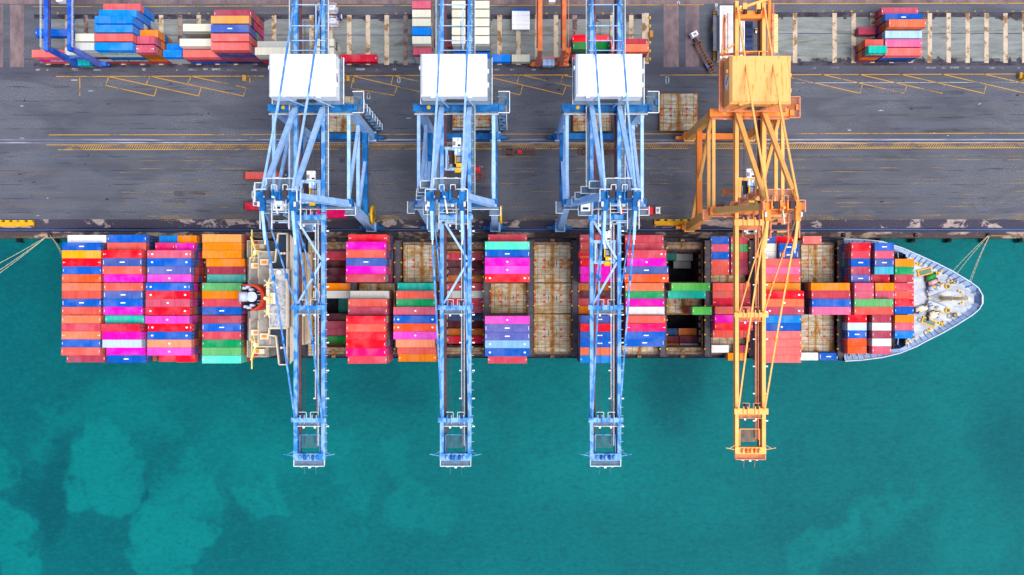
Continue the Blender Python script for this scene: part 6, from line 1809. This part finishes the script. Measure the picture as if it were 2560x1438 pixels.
# white folded flat racks, tank frames
fr_ = empty('flat_rack_bundle', (*P(1302, 53, 0)[:2], 0), 'bundle of folded white flat racks with a blue end in the yard', 'flat rack')
for k in range(4):
    m = MB(); y0 = 2.4 - 1.5*k
    z = 2.9 - 0.25*k
    m.box(-3.0, 3.0, y0-1.45, y0+0.05, z-0.6, z, 0); m.box(2.0, 2.15, y0-1.4, y0, z, z+0.08, 0); m.box(-3.0, 3.0, y0-1.43, y0-1.35, z, z+0.10, 0)
    for s in (-1, 1): m.box(s*2.9-0.12, s*2.9+0.12, y0-1.4, y0-1.1, 0, z-0.6, 0)
    m.build('folded_rack', [WHITE], fr_)
m = MB(); m.box(-2.9, 2.9, 2.5, 3.2, 0, 2.6, 0); m.build('end_frame', [cmat('B')], fr_)
for i, (px, py, lab) in enumerate(((826, 30, 'white tank container frame by the first crane girder, upper one'), (828, 63, 'white tank container frame by the first crane girder, lower one'))):
    tk = empty('tank_container', (*P(px, py, 0)[:2], 0), lab, 'tank container', 'tank containers in the yard')
    m = MB()
    for y in (-1.15, 1.15):
        for z in (0.1, 5.1): m.beam((-3, y, z), (3, y, z), 0.16)
        for x in (-3, 3): m.beam((x, y, 0.1), (x, y, 5.1), 0.18)
    for x in (-3, 3): m.beam((x, -1.15, 5.1), (x, 1.15, 5.1), 0.16)
    m.build('frame', [paint('tank_frame', (214,190,204))], tk)
    m = MB(); m.tube((-2.7, 0, 3.8), (2.7, 0, 3.8), 1.1, 0, 20); m.tube((-2.7, 0, 1.3), (2.7, 0, 1.3), 1.1, 0, 20); m.box(-2.2, 2.2, -0.3, 0.3, 4.88, 4.98, 1); m.build('tank', [paint('tank_white', (236,236,244)), PBLUE], tk)
m = MB(); p = P(850, 45, 0)
m.tube((0, 0, 1.4), (0.8, 0, 1.4), 1.3, 0, 24); m.tube((-0.1, 0, 1.4), (0.9, 0, 1.4), 0.8, 1, 20)
o = m.build('cable_reel', [cmat('n'), WHITE]); o.location = (p.x, p.y, 0); tag(o, 'navy cable reel with a white centre beside the tank frames', 'cable reel')

# lettering on containers in the yard: same words as in the photo
def word(txt, loc, size, mat, label_parent=None, rot=(math.pi/2, 0, 0)):
    cu = bpy.data.curves.new('lettering', 'FONT'); cu.body = txt; cu.size = size; cu.align_x = 'CENTER'; cu.extrude = 0.01
    cu.materials.append(mat)
    tmp = bpy.data.objects.new('lettering_curve', cu)
    me = bpy.data.meshes.new_from_object(tmp)
    bpy.data.objects.remove(tmp)
    o = bpy.data.objects.new('lettering', me); COL.objects.link(o)
    best, bd_ = None, 9e9
    for ob in COL.objects:
        if ob.name.startswith('shipping_container') and ob.parent is None:
            d = (ob.location + Vector((0, -CW/2, 1.3)) - Vector(loc)).length
            if d < bd_: best, bd_ = ob, d
    o.parent = best
    o.location = Vector(loc) - best.location
    o.rotation_euler = rot
    return o
def front(px_base, row, tier, dx=6.1, dz=0.75, dy=0.0):
    x0 = (px_base-CX)*H/F
    return (x0+dx, YROW[row]+dy-CW/2-0.05, (tier-1)*TIER + dz)
word('ONE', front(114.5, 0, 2, 6.0, 0.5), 2.0, MARK)
word('CHINA SHIPPING', front(297.5, 0, 2, 6.1, 0.7), 1.5, MARK)
word('CHINA SHIPPING', front(297.5, 0, 5, 6.1, 0.7), 1.5, MARK)
word('UASC', front(2137, 0, 4, 3.3, 0.6, 0.6), 1.6, MARK)
word('K LINE', front(2186, 0, 2, 3.0, 0.9, 0.6), 0.9, MARK) if False else None

# ---------------------------------------------------------------- mooring lines, bollards, fenders
BOLL = paint('bollard_iron', (60, 56, 62), rough=0.6, var=0.3, rust=0.4)
LINE_ = paint('mooring_rope', (222, 206, 170), rough=0.9, var=0.1)
def bollard(px, label):
    p = P(px, 586.5, 0); m = MB()
    m.tube((0,0,0), (0,0,0.7), 0.42, 0, 14, 0.36); m.tube((0,0,0.6), (0,0,0.95), 0.62, 0, 14, 0.5); m.cbox((0,0,0.04), (1.6,1.6,0.08))
    o = m.build('mooring_bollard', [BOLL]); o.location = (p.x, QY+1.1, 0.01)
    tag(o, label, 'bollard', 'mooring bollards on the quay edge'); return Vector((p.x, QY+1.1, 0.6))
b1 = bollard(126, 'iron mooring bollard holding the stern ropes on the quay edge')
b2_ = bollard(2470, 'iron mooring bollard holding the bow ropes on the quay edge')
for px, lab in ((2108, 'iron mooring bollard on the quay edge where the bow begins'), (2288, 'iron mooring bollard on the quay edge abreast of the forecastle')):
    bollard(px, lab)
def rope(a, b2, sag, label, r=0.085):
    m = MB(); n = 12; prev = Vector(a)
    for i in range(1, n+1):
        t = i/n; q = Vector(a).lerp(Vector(b2), t) - Vector((0,0,sag*4*t*(1-t)))
        m.tube(prev, q, r, 0, 6); prev = q
    o = m.build('mooring_rope', [LINE_], None, tuple(a)); tag(o, label, 'rope', 'mooring ropes')
for k, (px, py, z, lab) in enumerate(((2383, 677, 13.2, 'mooring rope from the bow bollard running farthest aft'), (2393, 683, 13.3, 'second of the two aft running bow ropes'), (2424, 703, 13.6, 'left one of the close pair of bow ropes'), (2427, 706, 13.7, 'right one of the close pair of bow ropes'))):
    rope(b2_+Vector((0.12*k, 0, 0)), P(px, py, z), 0.6, lab)
for k, (px, py, z, lab) in enumerate(((159, 640, 9, 'upper mooring rope from the stern to the quay bollard'), (160, 652, 8.6, 'lower mooring rope from the stern to the quay bollard'))):
    rope(b1+Vector((0.12*k, 0, 0)), P(px, py, z), 0.8, lab)
for k, (py, lab) in enumerate(((672, 'uppermost rope running left off the picture from the stern bollard'), (693, 'middle rope running left off the picture from the stern bollard'), (702, 'lowest rope running left off the picture from the stern bollard'))):
    rope(b1+Vector((-0.12*k, 0, 0)), P(-28, py, 7), 0.7, lab)
for k in range(19):
    px = 48 + 91.5*k if k < 3 else None
    if px is None: break
fpos = [48, 140, 2195, 2282, 2372, 2462, 2550]
for i, px in enumerate(fpos):
    p = P(px, 598, -1.2); m = MB()
    m.tube((0, 0.2, 0), (0, -1.1, 0), 0.85, 0, 16); m.box(-1.0, 1.0, -1.3, -1.1, -1.4, 1.0, 1)
    o = m.build('fender', [BLACK, paint('fender_panel', (30, 44, 62))]); o.location = (p.x, QY-0.1, -1.3)
    tag(o, f'black rubber fender on the quay face, {ORD[i]} one counting from the stern end', 'fender', 'quay fenders')
